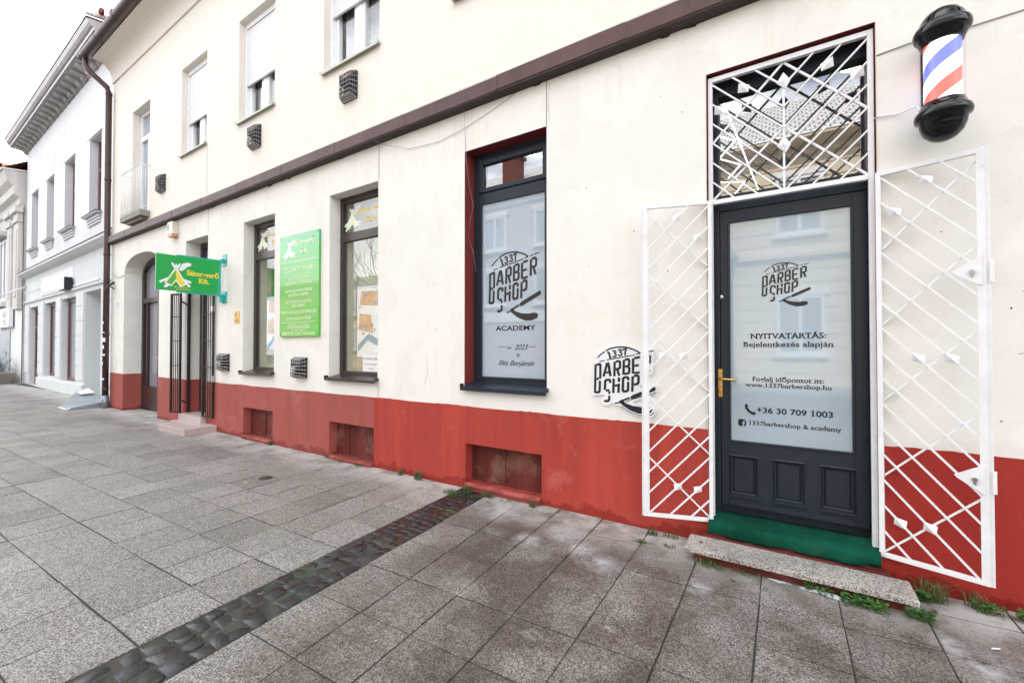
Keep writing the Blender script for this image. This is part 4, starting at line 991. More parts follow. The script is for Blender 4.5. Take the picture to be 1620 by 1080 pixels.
# fixed grille over the transom
gr = thing('transom_grille', (.01, .03, .15), 'white fixed lattice grille above the barber door with its two side posts', 'grille')
GY = .035; f = MB(); ux0, ux1 = -.434, .454
f.box(ux0, ux0+.028, GY-.015, GY+.015, .15, 3.2); f.box(ux1-.028, ux1, GY-.015, GY+.015, .15, 3.2); f.box(ux0+.028, ux1-.028, GY-.015, GY+.015, 3.168, 3.2); f.box(ux0+.028, ux1-.028, GY-.015, GY+.015, 2.318, 2.348)
f.build('grille_frame', M['white'], gr, .002)
l = MB(); A0, A1 = ux0+.028, ux1-.028; xc = (A0+A1)/2; T, B = 3.168, 2.348; HH = T-B; hw = xc-A0
def gb(xa, va, xb, vb, y=GY-.004, w_=.0095):
    pts = []
    for (u, v, u2, v2) in ((xa, va, xb, vb), (xb, vb, xa, va)):
        if v < 0: t = -v/(v2-v); u, v = u+(u2-u)*t, 0
        elif v > 1: t = (1-v)/(v2-v); u, v = u+(u2-u)*t, 1
        pts.append((u, T-v*HH))
    l.bar((pts[0][0], y, pts[0][1]), (pts[1][0], y, pts[1][1]), w_, .011)
for k in range(-2, 6):
    va = .02+k*.165
    if va+.5 <= 0.02: continue
    gb(A0, va, xc, va+.5); gb(A1, va, xc, va+.5)
gb(xc, 0, A1, .51, GY+.008, .013); gb(xc, 0, A0, .51, GY+.008, .013); gb(xc, .51, A0, .995, GY+.008, .013); gb(xc, .51, A1, .995, GY+.008, .013)
l.bar((xc, GY, T-.17*HH), (xc, GY, B), .013, .011)
l.build('lattice', M['white'], gr)
Pg = lambda u, v, d_: (u, GY-.008-d_, v)
for u, v, mir in ((A0+.19, .12, False), (A0+.045, .25, False), (A1-.19, .12, True), (A1-.045, .25, True)):
    (leafplate_m if mir else leafplate)(gr, Pg, u, T-v*HH, M['white'], .038)
for v in (.16, .66):
    m = MB(); s_ = .05; z = T-v*HH
    a, b, c, d_, mm = (xc, GY-.01, z+s_*1.15), (xc+s_*.75, GY-.006, z), (xc+.01, GY-.01, z-s_), (xc-s_*.75, GY-.006, z), (xc, GY-.022, z)
    for q in ((a, b, mm), (b, c, mm), (c, d_, mm), (d_, a, mm)): m.face(q)
    o = m.build('leaf_ornament', M['white'], gr); o.modifiers.new('thick', 'SOLIDIFY').thickness = .002

# step, carpet
sp = MB(); sp.box(-.538, .556, -.345, -.122, .056, .086); sp.build('doorstep', M['terrazzo'], None, .004, label='grey speckled terrazzo slab lying as doorstep below the barber door', cat='doorstep')
sp = MB(); sp.box(-.49, .51, -.30, -.125, -.02, .056); sp.box(-.47, .49, -.125, -.006, -.02, .080); sp.box(-.432, .450, -.062, .25, .080, .155); sp.build('step_base', M['redwood'], bld, .006)
cp = MB(); nx = 40; prof = [(.145, .190), (.10, .187), (.05, .183), (.0, .178), (-.045, .172), (-.066, .164), (-.075, .148), (-.076, .125), (-.074, .10), (-.072, .086)]
def pt(ii, jj):
    x = -.441+.9*ii/nx; y_, z_ = prof[jj]; wv = .006*math.sin(ii*.7)+.004*math.sin(ii*1.9)
    if jj >= 4: y_ += wv
    if jj == len(prof)-1: z_ += .008*math.sin(ii*.33+1)+.022*max(0, (ii/nx-.55))
    if y_ < .0: x = -.436+.888*ii/nx
    return (x, y_, z_+.002*math.sin(ii*.5))
cp.grid([[pt(i, j) for i in range(nx+1)] for j in range(len(prof)-1, -1, -1)])
o = cp.build('carpet', M['carpet'], None, 0, label='worn green carpet strip wrapped over the threshold of the barber door', cat='carpet'); o.modifiers.new('thick', 'SOLIDIFY').thickness = .006

# ================================================================== BARBER POLE
pc = (.700, -.165); bp = thing('barber_pole', (pc[0], pc[1], 2.42), 'lit barber pole with black domed caps and red, white and blue stripes', 'barber pole')
C0 = (pc[0], pc[1], 0); RR = .128
PS = .83
def dome(prof, name):
    m = MB(); m.lathe([(r*PS, z-.012) for r, z in prof], C0, 48); return m.build(name, M['black'], bp)
PS = .83; top = [(0, 3.092), (.045, 3.086), (.08, 3.066), (.103, 3.036), (.112, 3.012), (.116, 3.006), (.126, 3.003), (.133, 2.992), (.135, 2.975), (.130, 2.958), (.122, 2.950), (.113, 2.946), (.110, 2.930), (.104, 2.926), (.101, 2.910), (.0, 2.908)]
dome([(r, z) for r, z in top], 'top_cap')
z0, z1 = 2.42, 2.606
bot = [(0, 2.606), (.101, 2.604), (.104, 2.590), (.110, 2.586), (.113, 2.572), (.122, 2.568), (.131, 2.558), (.135, 2.542), (.131, 2.526), (.118, 2.518), (.112, 2.512), (.106, 2.48), (.09, 2.448), (.06, 2.422), (.03, 2.410), (0, 2.407)]
dome(bot, 'bottom_cap')
def polemat():
    m = bpy.data.materials.new('lit_stripes'); m.use_nodes = True; t = m.node_tree; p = t.nodes['Principled BSDF']
    tc = N('ShaderNodeTexCoord', t); sx = N('ShaderNodeSeparateXYZ', t); lk(t, tc.outputs['UV'], sx.inputs[0])
    a = N('ShaderNodeMath', t); a.operation = 'FRACT'; lk(t, sx.outputs[0], a.inputs[0])
    r = N('ShaderNodeValToRGB', t); r.color_ramp.interpolation = 'CONSTANT'; e = r.color_ramp.elements
    W_ = (.95, .95, 1, 1); Bc = (.10, .12, .60, 1); Rc = (.74, .09, .07, 1)
    e[0].position = 0; e[0].color = W_; e[1].position = .26; e[1].color = Rc
    for p_, c_ in ((.5, W_), (.76, Bc)): k = e.new(p_); k.color = c_
    lk(t, a.outputs[0], r.inputs[0]); lk(t, r.outputs[0], p.inputs['Base Color']); lk(t, r.outputs[0], p.inputs['Emission Color']); p.inputs['Emission Strength'].default_value = .9
    p.inputs['Roughness'].default_value = .3; return m
m = MB(); n = 64; rI = .071; zb, zt = 2.585, 2.905
cyl = MB()
for k in range(n):
    a, b = 2*math.pi*k/n, 2*math.pi*(k+1)/n
    cyl.face([(pc[0]+rI*math.cos(a), pc[1]+rI*math.sin(a), zb), (pc[0]+rI*math.cos(b), pc[1]+rI*math.sin(b), zb), (pc[0]+rI*math.cos(b), pc[1]+rI*math.sin(b), zt), (pc[0]+rI*math.cos(a), pc[1]+rI*math.sin(a), zt)], True)
co = cyl.build('striped_cylinder', polemat(), bp)
uv = co.data.uv_layers.new(name='stripes')
for k, pl_ in enumerate(co.data.polygons):
    vals = [(k/n, 0), ((k+1)/n, 0), ((k+1)/n, 1), (k/n, 1)]
    for li, (u, v) in zip(pl_.loop_indices, vals):
        uv.data[li].uv = (-1.0*u+v*1.0+.90, v)
m = MB(); m.lathe([(.084, 2.585), (.084, 2.905)], C0, 48); m.build('glass_tube', glass('pole_glass', 1.2, (.97, .97, .98, 1)), bp)
m = MB(); m.box(pc[0]-.05, pc[0]+.05, -.006, 0, 2.5, 3.0); 
for z in (2.56, 2.975): m.box(pc[0]-.03, pc[0]+.03, pc[1]+.06, -.006, z-.015, z+.015)
m.build('wall_bracket', M['black'], bp)
m = MB(); m.tube([(.452, .02, 2.665), (.47, -.012, 2.66), (.55, -.012, 2.648), (.62, -.06, 2.648), (.66, -.12, 2.55)], .004, 6); m.build('power_cable', M['wire_w'], bp)

# ================================================================== WALL LOGO SIGN
def logo_fn(x0, x1, z0, z1):
    return lambda u, v: (x0+(u-60)/770*(x1-x0), z1-(v-125)/880*(z1-z0))
lsn = thing('logo_sign', (-1.03, 0, .82), 'white cut-out sign with black emblem and razor, low on the wall behind the open gate', 'sign')
lf_ = logo_fn(-1.28, -.785, .815, 1.345)
outl = [(60, 780), (75, 420), (85, 340), (112, 290), (108, 262), (190, 180), (270, 140), (420, 118), (540, 128), (640, 178), (690, 190), (800, 160), (812, 300), (795, 380), (800, 460), (760, 480), (700, 480), (690, 560), (640, 640), (760, 595), (815, 595), (845, 640), (830, 690), (770, 735), (640, 790), (560, 830), (760, 860), (815, 890), (815, 950), (780, 1000), (680, 1000), (580, 985), (470, 930), (400, 880), (340, 878), (310, 850), (295, 870), (260, 892), (195, 890), (170, 850), (175, 800), (215, 770), (215, 752)]
m = MB(); m.prism([lf_(u, v) for u, v in outl], lambda a, b, d_: (a, -.012+d_, b), .01); m.build('sign_board', M['white'], lsn)
e = MB(); emblem(e, lf_(85, 0)[0], lf_(830, 0)[0], lf_(0, 962)[1], lf_(0, 130)[1], -.0135)
e.build('emblem', M['anth_gap'], lsn)
e = MB()
for q in stroke2([lf_(u, v) for u, v in [(425, 885), (520, 945), (620, 978), (700, 980), (770, 965), (805, 930)]], .005): e.face([(p[0], -.0135, p[1]) for p in q])
for q in stroke2([lf_(u, v) for u, v in [(470, 832), (550, 790), (640, 760), (770, 715), (825, 685)]], .005): e.face([(p[0], -.0135, p[1]) for p in q])
e.build('outline_mark', M['anth_gap'], lsn)

# ================================================================== GREEN WALL BOARD
gb_ = thing('green_board', (-5.29, 0, 1.47), 'bright green notice board on the wall between the two brown windows', 'sign')
def boardmat():
    m, t, p = newmat('green_board_print'); tc = N('ShaderNodeTexCoord', t); sx = N('ShaderNodeSeparateXYZ', t); lk(t, tc.outputs['Generated'], sx.inputs[0])
    lk(t, mul(t, ramp(t, sx.outputs[2], [(0, (.06, .42, .015)), (.45, (.12, .43, .05)), (.8, (.07, .42, .08)), (1, (.06, .40, .16))]).outputs[0], ramp(t, noise(t, 3, 5).outputs[0], [(.3, g(.9)), (.7, g(1))]).outputs[0]), p.inputs['Base Color'])
    p.inputs['Roughness'].default_value = .3; p.inputs['Coat Weight'].default_value = .6; p.inputs['Coat Roughness'].default_value = .05; return m
bx0, bx1, bz0, bz1 = -5.74, -4.865, 1.472, 2.81
m = MB(); m.box(bx0, bx1, -.03, 0, bz0, bz1); m.build('board', boardmat(), gb_, .002)
t = MB(); fb = lambda u, v: (u, -.0315, v); t.m = 0
tent(t, lambda u, v, l: (u, -.0312-.0003*l, v), bx0+.22, 2.62, .145, (0, 0, 0)); t.m = 1
put_text(t, 'Sátor-verő', bx0+.31, bx1-.1, 2.66, .075, fb, .015, 0, True); put_text(t, 'Kft.', bx0+.47, bx0+.64, 2.54, .07, fb, .015, 0, True)
t.m = 0; t.face([(bx0+.05, -.0315, 2.452), (bx1-.05, -.0315, 2.452), (bx1-.05, -.0315, 2.460), (bx0+.05, -.0315, 2.460)])
t.m = 1
lines = [('SZOLGÁLTATÁSAINK:', .1, .77, 2.33, .06), ('INGATLANKÖZVETÍTŐ', .2, .67, 2.21, .036), ('TELJESKÖRŰ ÜGYINTÉZÉSSEL', .13, .74, 2.155, .036), ('INGYENES KÖZVETÍTÉS ÉS', .13, .74, 2.055, .036), ('HELYSZÍNI FELMÉRÉS', .21, .66, 2.0, .036),
         ('INGATLANOK FELKUTATÁSA', .14, .73, 1.91, .036), ('IGÉNY SZERINT', .28, .59, 1.86, .036), ('INGATLANFORGALMI ÉRTÉKBECSLÉS', .05, .83, 1.775, .038), ('GYORS HITELÜGYINTÉZÉS', .16, .72, 1.69, .036),
         ('lakáscélú és szabad felhasználású hitelek teljes körű', .06, .82, 1.655, .018), ('biztosítás és jogi háttér', .2, .68, 1.63, .016), ('BIZTOSÍTÁSOK KÖTÉSE', .19, .69, 1.575, .042), ('lakás, élet, gépjármű', .28, .6, 1.548, .018), ('BEFEKTETÉSI ÉS JOGI TANÁCSADÁS', .07, .81, 1.495, .04)]
for s_, a, b, z, c in lines: line(gb_, M['mint'], s_, bx0+a, bx0+b, z, c, fb, .012)
t.build('heading', [M['paper'], M['mint']], gb_)
for x in (bx0+.025, bx1-.025):
    for z in (bz0+.025, bz1-.025): m = MB(); m.lathe([(0, -.004), (.006, -.003), (.007, 0)], (x, -.03, z), 10, 'y'); m.build('screw', M['dark'], gb_)

# ================================================================== HANGING SIGN
hs = thing('hanging_sign', (-7.36, 0, 2.1), 'green double-sided sign with tent emblem, hanging from turquoise wall brackets', 'sign')
# board runs out from the wall, turned a little
A = Vector((-7.36, -.06)); 
SGX = Matrix.Rotation(R(-3), 4, 'Z')
BL = .98; ddir = Vector((-.05, -1)).normalized()
z0, z1 = 2.145, 2.655
def S(u, v, d_=0):   # u from free end (0) to wall (1), seen from the camera side (+x side)
    p = A+ddir*(.80*(1-u)); nrm = Vector((-ddir.y, ddir.x)) * 1.0
    return (p.x+nrm.x*d_, p.y+nrm.y*d_, z0+(z1-z0)*v)
m = MB(); m.prism([(0, 0), (1, 0), (1, 1), (0, 1)], lambda u, v, d_: S(u, v, .012-d_), .024); m.build('sign_panel', M['sign_green'], hs)
m = MB(); m.bar(S(.96, -.05), S(.96+.035, 1.0), .03, .03); m.bar(S(.30, 1.015), S(1.08, 1.03), .022, .022, (0, 0, 1)); m.bar(S(.30, -.02), S(1.02, -.03), .02, .02, (0, 0, 1))
m.build('sign_frame', M['teal'], hs, .003)
m = MB(); m.box(-7.42, -7.29, -.012, 0, 2.60, 2.78); m.box(-7.375, -7.335, -.07, -.012, 2.64, 2.70)
m.build('wall_plate', M['teal'], hs, .003); m = MB(); m.box(-7.42, -7.28, -.02, 0, 2.02, 2.20); m.box(-7.385, -7.33, -.08, -.02, 2.03, 2.15); m.build('wall_plate', M['teal'], hs, .003)
t = MB(); fS = lambda x, z, l: S(x/BL, (z-z0)/(z1-z0), .0125+.0006*l)
tent(t, fS, .28, 2.385, .225, (0, 1, 2)); t.m = 2
fT = lambda u, v: S(u/BL, (v-z0)/(z1-z0), .0135)
line(hs, M['yellow'], 'Sátor-verő', .44, .945, 2.39, .078, fT, .03, 0, True); line(hs, M['yellow'], 'Kft.', .62, .79, 2.29, .075, fT, .03, 0, True)
line(hs, M['yellow'], 'Társasházkezelő', .25, .47, 2.195, .02, fT, .01); line(hs, M['yellow'], 'és Ingatlaniroda Kft.', .29, .50, 2.165, .018, fT, .01)
t.build('tent_emblem', [M['paper'], paint('tent_green', (.10, .42, .03, 1), .5), M['yellow']], hs)

# ================================================================== BROWN FOLDING GATE (office door)
def brown_leaf(ax_, ay, bx_, by, label, nb=4):
    root = thing('folding_gate', ((ax_+bx_)/2, (ay+by)/2, .21), label, 'gate', 'dark brown gate leaves of the office door')
    W = math.hypot(bx_-ax_, by-ay); dx, dy = (bx_-ax_)/W, (by-ay)/W; up = (dy, -dx, 0)
    P = lambda u, v: (ax_+dx*u, ay+dy*u, v)
    f = MB(); w_ = .03; a, b = .21, 2.26
    f.bar(P(w_/2, a), P(w_/2, b), w_, .03, up); f.bar(P(W-w_/2, a), P(W-w_/2, b), w_, .03, up); f.bar(P(w_, b-w_/2), P(W-w_, b-w_/2), w_, .03, up); f.bar(P(w_, a+w_/2), P(W-w_, a+w_/2), w_, .03, up)
    f.build('gate_frame', M['grille'], root, .002)
    l = MB()
    for i in range(1, nb+1): u = w_+(W-2*w_)*i/(nb+1); l.bar(P(u, a+w_), P(u, b-w_), .010, .010, up)
    for z in (.62, 1.02, 1.44, 1.86): l.bar(P(w_, z), P(W-w_, z), .012, .014, up)
    l.build('bars', M['grille'], root)
    return root, P, W
r1, P1, W1 = brown_leaf(-8.965, -.14, -8.735, -.075, 'dark brown barred gate leaf standing open left of the tiled steps', 3)
for z in (.42, 2.12): h = MB(); h.bar((-8.735, -.075, z), (-8.77, -.02, z-.02), .03, .02, (0, 0, 1)); h.bar((-8.77, -.02, z-.02), (-8.765, .05, z-.06), .025, .02, (0, 0, 1)); h.build('hinge_arm', M['grille'], r1)
r2, P2, W2 = brown_leaf(-7.945, -.06, -7.64, -.03, 'dark brown barred gate leaf folded flat on the wall right of the tiled steps', 3)
h = MB(); h.bar(P2(W2-.015, .78), P2(W2-.015, .88), .035, .05); h.build('lock_case', M['steel'], r2); h = MB(); h.bar(P2(W2-.02, 1.9), P2(W2-.02, 1.99), .04, .05); h.build('lock_case', M['steel'], r2)
gf = MB(); gf.box(-8.785, -8.745, .03, .07, .2, 2.3); gf.box(-7.98, -7.942, .03, .07, .2, 2.3); gf.box(-8.745, -7.98, .03, .07, 2.262, 2.3)
gf.build('gate_surround', M['grille'], None, .002, label='dark brown steel frame standing in the opening of the office door', cat='frame')
# tiled steps
m = MB(); m.box(-8.55, -7.575, -.44, .0, -.01, .1); m.box(-8.785, -7.942, -.085, .22, .1, .2); m.box(-8.78, -8.55, -.2, .0, -.01, .1)
m.build('tiled_steps', M['steptile'], None, .004, label='two pink tiled steps in front of the office door', cat='steps')

# ================================================================== SMALL WALL FITTINGS
al = thing('alarm_box', (-9.2, 0, 3.27), 'small cream alarm siren with an orange lens high beside the hanging sign', 'alarm')
m = MB(); m.box(-9.30, -9.08, -.10, 0, 3.34, 3.56); m.build('housing', M['cream_box'], al, .01)
m = MB(); m.box(-9.29, -9.09, -.098, -.002, 3.295, 3.34); m.build('lens', M['orange'], al, .008)
m = MB(); m.face([(-9.27, -.1015, 3.42), (-9.22, -.1015, 3.42), (-9.22, -.1015, 3.52), (-9.27, -.1015, 3.52)]); m.build('label_plate', M['bluep'], al)
yp = thing('meter_plate', (-6.95, 0, 1.70), 'small yellow plate screwed to the wall right of the hanging sign', 'sign')
m = MB(); m.box(-7.03, -6.88, -.008, 0, 1.695, 1.875); m.build('plate', M['yellow_plate'], yp, .003)
m = MB(); put_text(m, 'G', -7.01, -6.96, 1.80, .045, lambda u, v: (u, -.009, v), .02); put_text(m, '1,5', -7.0, -6.91, 1.72, .04, lambda u, v: (u, -.009, v), .02); m.build('lettering', M['ink'], yp)
hn = thing('number_plate', (-12.13, 0, 2.19), 'little white house number plate near the downpipe', 'sign')
m = MB(); m.box(-12.22, -12.05, -.008, 0, 2.18, 2.34); m.build('plate', M['paper'], hn, .003)
m = MB(); put_text(m, '5', -12.17, -12.10, 2.215, .09, lambda u, v: (u, -.009, v), .02); m.build('lettering', M['ink'], hn)
m = MB(); m.tube([(-12.42, 0, 2.76), (-12.30, -.14, 2.64), (-12.24, -.2, 2.50)], .022, 8); m.tube([(-12.42, 0, 2.62), (-12.33, -.1, 2.66)], .012, 6)
m.build('flag_holder', M['bronze'], None, label='dark iron flag pole socket on the wall next to the arched doorway', cat='flag holder')
# loose wires
def wire(pts, r, label, mat='wire'):
    m = MB(); m.tube(pts, r, 6); m.build('cable', M[mat], None, label=label, cat='cable')
wire([(-2.56, -.105, 3.77), (-2.565, -.03, 3.6), (-2.56, -.012, 3.3), (-2.555, -.01, 3.15), (-2.55, .03, 2.9), (-2.52, .06, 2.7), (-2.545, .04, 2.55), (-2.56, .03, 2.4), (-2.52, .06, 2.25), (-2.50, .08, 2.05)], .0022, 'thin loose wire hanging from the ledge into the barber shop window recess')
wire([(-4.02, -.106, 3.76), (-3.7, -.06, 3.55), (-3.3, -.012, 3.42), (-2.9, -.01, 3.39), (-2.55, -.01, 3.44), (-2.2, -.008, 3.53), (-1.98, -.006, 3.6)], .002, 'thin loose wire sagging below the ledge left of the barber shop window')
wire([(.465, -.004, 3.02), (.6, -.006, 3.035), (.8, -.006, 3.03), (1.1, -.004, 3.045), (2.5, -.004, 3.08)], .003, 'thin grey cable clipped to the wall behind the barber pole')
wire([(-12.42, -.01, 2.95), (-12.3, -.008, 2.86), (-12.0, -.008, 2.83), (-11.82, -.008, 2.86)], .005, 'thin cable running from the downpipe to the arched doorway')
# plugged holes in the wall
for x, z in ((-3.32, 2.63), (-3.3, 2.0), (-3.28, 1.38), (-2.95, 1.98), (-2.93, 1.5), (-1.35, 2.62), (-1.33, 2.0), (-1.35, 1.45), (-.95, 2.2), (-.72, 1.9), (-.97, 1.6), (.75, 1.95), (.98, 1.55), (.96, .95), (-3.6, 2.4), (-.62, 3.0), (-.75, 3.15), (-2.75, 3.05)):
    hm = MB(); hm.lathe([(0, -.0015), (random.uniform(.003, .0055), -.001)], (x+random.uniform(-.03, .03), 0, z+random.uniform(-.03, .03)), 8, 'y'); hm.build('anchor_hole', M['dark'], bld)

# ================================================================== PALE BLUE NEIGHBOUR
NX0, NX1 = -23.55, -12.6
NB = Matrix.Translation((-12.6, .22, 0)) @ Matrix.Rotation(R(-1.0), 4, 'Z') @ Matrix.Translation((12.6, 0, 0))
nb = thing('pale_blue_building', (-18, .3, 0), 'pale blue old town house with bracketed cornice and a shopfront, left of the cream building', 'building')
def nbuild(mb, name, mat, parent=nb, bevel=0, label=None): return mb.build(name, mat, parent, bevel, NB, label)
nup = [(-22.55, -21.65, 4.75, 6.75), (-20.25, -19.4, 4.75, 6.75), (-17.95, -16.95, 4.75, 6.78), (-15.4, -14.45, 4.75, 6.78)]
nlo = [(-22.75, -21.35, 0, 2.74), (-20.45, -18.9, .40, 2.76), (-18.2, -16.6, .34, 2.76), (-15.75, -14.3, 0, 2.80)]
m = MB(); sheet(m, [NX0, NX1]+[x for h in nup for x in h[:2]], [3.97, 8.62]+[z for h in nup for z in h[2:]], nup, 0)
for h in nup: reveal(m, h, 0, .15)
m.face([(NX0, 0, 3.97), (NX0, 0, 8.62), (NX0, 9, 8.62), (NX0, 9, 3.97)]); nbuild(m, 'upper_wall', M['nb_wall'])
m = MB(); sheet(m, [NX0, NX1]+[x for h in nlo for x in h[:2]], [0, 3.97]+[z for h in nlo for z in h[2:]], nlo, 0)
for h, dd in zip(nlo, (.14, .13, .13, 1.6)): reveal(m, h, 0, dd)
m.face([(NX0, 0, 0), (NX0, 0, 3.97), (NX0, 9, 3.97), (NX0, 9, 0)])
m.face([(nlo[3][0], 1.6, 0), (nlo[3][1], 1.6, 0), (nlo[3][1], 1.6, 2.8), (nlo[3][0], 1.6, 2.8)])
nbuild(m, 'shop_wall', M['nb_shop'])
m = MB()
for a, b in ((-21.35, -20.45), (-18.9, -18.2), (-16.6, -15.75), (NX0, -22.75), (-14.3, NX1)):
    zs = [.42+.405*i for i in range(7)]
    m = MB()
    for z, z2 in zip(zs[:-1], zs[1:]): m.box(a+.06, b-.06, -.025, .0, z+.012, z2-.012)
    m.box(a+.065, b-.065, -.012, .0, zs[0]+.012, zs[-1]-.012)
    nbuild(m, 'rusticated_pier', M['nb_wall'], nb, .006)
m = MB()
for a, b in ((-21.35, -15.75),): m.box(a, b, -.05, -.0, 0, .33)
nbuild(m, 'plinth', M['nb_shop'], nb, .01)
m = MB(); m.ext([(0, 2.9), (-.05, 2.92), (-.06, 2.98), (0, 3.0)], NX0, NX1); m.ext([(0, 3.82), (-.12, 3.86), (-.22, 3.92), (-.22, 3.98), (0, 4.03)], NX0, NX1)
nbuild(m, 'shop_cornice', M['nb_shop'])
m = MB(); m.ext([(-.001, 4.034), (-.235, 3.985), (-.235, 3.995), (-.001, 4.05)], NX0-.02, NX1); nbuild(m, 'zinc_flashing', M['dark'])
m = MB(); m.box(-20.9, -16.9, -.012, 0, 3.1, 3.62); nbuild(m, 'faded_fascia', M['nb_peel'])
m = MB(); m.box(-20.95, -14.4, -.03, -.012, 3.03, 3.07); nbuild(m, 'fascia_rail', M['nb_white'])
for h in nup:
    x0, x1, z0, z1 = h
    f = MB(); frame(f, x0, x1, z0, z1, .15, .23, .09); f.box(x0+.09, x1-.09, .14, .23, 5.95, 6.05); f.box((x0+x1)/2-.05, (x0+x1)/2+.05, .14, .23, z0+.09, 5.95)
    wd = nbuild(f, 'window', M['redbrown'], nb, .01)
    p_ = MB(); p_.face([(x0+.09, .2, z0+.09), (x1-.09, .2, z0+.09), (x1-.09, .2, z1-.09), (x0+.09, .2, z1-.09)]); nbuild(p_, 'pane', M['pane_grey'], wd)
    s_ = MB(); s_.box(x0-.25, x0, -.02, .0, z0, z1+.02); s_.box(x0-.25, x1+.05, -.03, .0, z1+.02, z1+.07); nbuild(s_, 'surround', M['nb_wall'], wd, .006)
    s_ = MB(); s_.box(x0-.2, x1+.12, -.12, 0, z0-.05, z0-.02)
    for k in range(3): s_.box(x0-.1+.02*k, x1+.05-.02*k, -.06+.012*k, 0, z0-.13-.07*k, z0-.085-.07*k)
    nbuild(s_, 'sill', M['nb_wall'], wd, .008)
    s_ = MB(); s_.box(x0-.21, x1+.13, -.13, .1, z0-.019, z0-.005); nbuild(s_, 'sill_flashing', M['dark'], wd)
for h, nm in ((nlo[0], 'shop_door'), (nlo[1], 'display_window'), (nlo[2], 'display_window')):
    x0, x1, z0, z1 = h
    f = MB(); frame(f, x0, x1, z0, z1, .13, .21, .1); 
    if nm == 'shop_door': f.box(x0+.1, x1-.1, .13, .21, 2.0, 2.1); f.box(x0+.1, x1-.1, .14, .21, .1, .6)
    wd = nbuild(f, nm, M['redbrown'], nb, .01)
    p_ = MB(); p_.face([(x0+.1, .17, z0+.1), (x1-.1, .17, z0+.1), (x1-.1, .17, z1-.1), (x0+.1, .17, z1-.1)]); nbuild(p_, 'pane', M['pane_grey'], wd)
# bracketed cornice
CE = NX1-.75
m = MB(); cpf = [(0, 8.5), (-.05, 8.52), (-.07, 8.62), (-.40, 8.64), (-.40, 8.70), (-.45, 8.72), (-.48, 8.78), (-.52, 8.86), (.3, 8.98), (.3, 8.5)]
m.ext(cpf, NX0-.3, CE); nbuild(m, 'cornice', M['nb_grey'])
nbk = 23
for k in range(nbk):
    m = MB(); x = NX0+.05+(CE-.15-NX0-.05)*k/(nbk-1)
    pr = [(-.0, 8.50), (-.05, 8.47), (-.11, 8.49), (-.15, 8.54), (-.22, 8.545), (-.29, 8.57), (-.34, 8.605), (-.345, 8.638), (-.0, 8.63)]
    m.ext(pr, x-.11, x+.11)
    nbuild(m, 'cornice_bracket', M['nb_grey'], nb, .02)
m = MB(); m.ext([(-.405, 8.645), (-.41, 8.70), (-.401, 8.70), (-.401, 8.645)], NX0-.29, CE-.01); m.ext([(-.485, 8.785), (-.528, 8.855), (-.515, 8.856), (-.475, 8.785)], NX0-.29, CE-.01); nbuild(m, 'pale_moulding', M['nb_peel'])
m = MB(); m.ext([(-.54, 8.862), (-.54, 8.885), (.32, 9.01), (.32, 8.985)], NX0-.33, CE+.02); nbuild(m, 'roof_flashing', M['dark'])
m = MB(); m.face([(NX0, .1, 9.0), (CE, .1, 9.0), (CE, 4.6, 11.2), (NX0, 4.6, 11.2)]); nbuild(m, 'roof', M['roof_red'])
shell(nb, M['nb_wall'], M['roof_red'], NX0+.003, CE-.1, 0, 9.2, 8.7, 4.6, 11.2, xf=NB)
m = MB()
for k in range(7):
    x = -13.5-.03*k; m.tube([(x+.1, -.55+.15*k, 9.0+.05*k), (x-.05, -.2+.15*k, 9.12+.05*k)], [.06, .05], 8); m.tube([(x-.22, -.5+.15*k, 8.98+.05*k), (x-.3, -.2+.15*k, 9.10+.05*k)], [.055, .05], 8)
nbuild(m, 'ridge_tiles', M['nb_peel'])
m = MB()
for k in range(5):
    x = -13.2+.05*k; m.tube([(x, -.3+.18*k, 9.10+.07*k), (x-.3, -.25+.18*k, 9.18+.07*k)], [.05, .06], 8)
nbuild(m, 'broken_tiles', M['brick'])
# cracks
m = MB()
for pts in ([(-19.3, 7.5), (-19.25, 7.2), (-19.4, 6.95)], [(-18.6, 4.6), (-18.9, 4.4), (-18.85, 4.1)], [(-19.2, 4.7), (-18.6, 4.75), (-18.2, 4.72)]):
    for a, b in zip(pts[:-1], pts[1:]): m.bar((a[0], -.0, a[1]), (b[0], -.0, b[1]), .012, .004)
nbuild(m, 'crack', M['nb_grey'])
m = MB(); m.box(-17.55, -16.85, -.20, -.03, 2.95, 3.3); lbx = nbuild(m, 'light_box', M['anth'], nb, .02)
m = MB(); m.face([(-17.53, -.203, 2.96), (-16.87, -.203, 2.96), (-16.87, -.203, 3.29), (-17.53, -.203, 3.29)]); nbuild(m, 'lamp_face', M['nb_peel'], lbx)
m = MB(); m.tube([(-23.4, 0, 3.55), (-23.1, -.7, 3.1)], .03, 6); m.tube([(-21.2, 0, 3.3), (-21.2, -.35, 3.12)], .025, 6); nbuild(m, 'awning_rods', M['nb_white'])
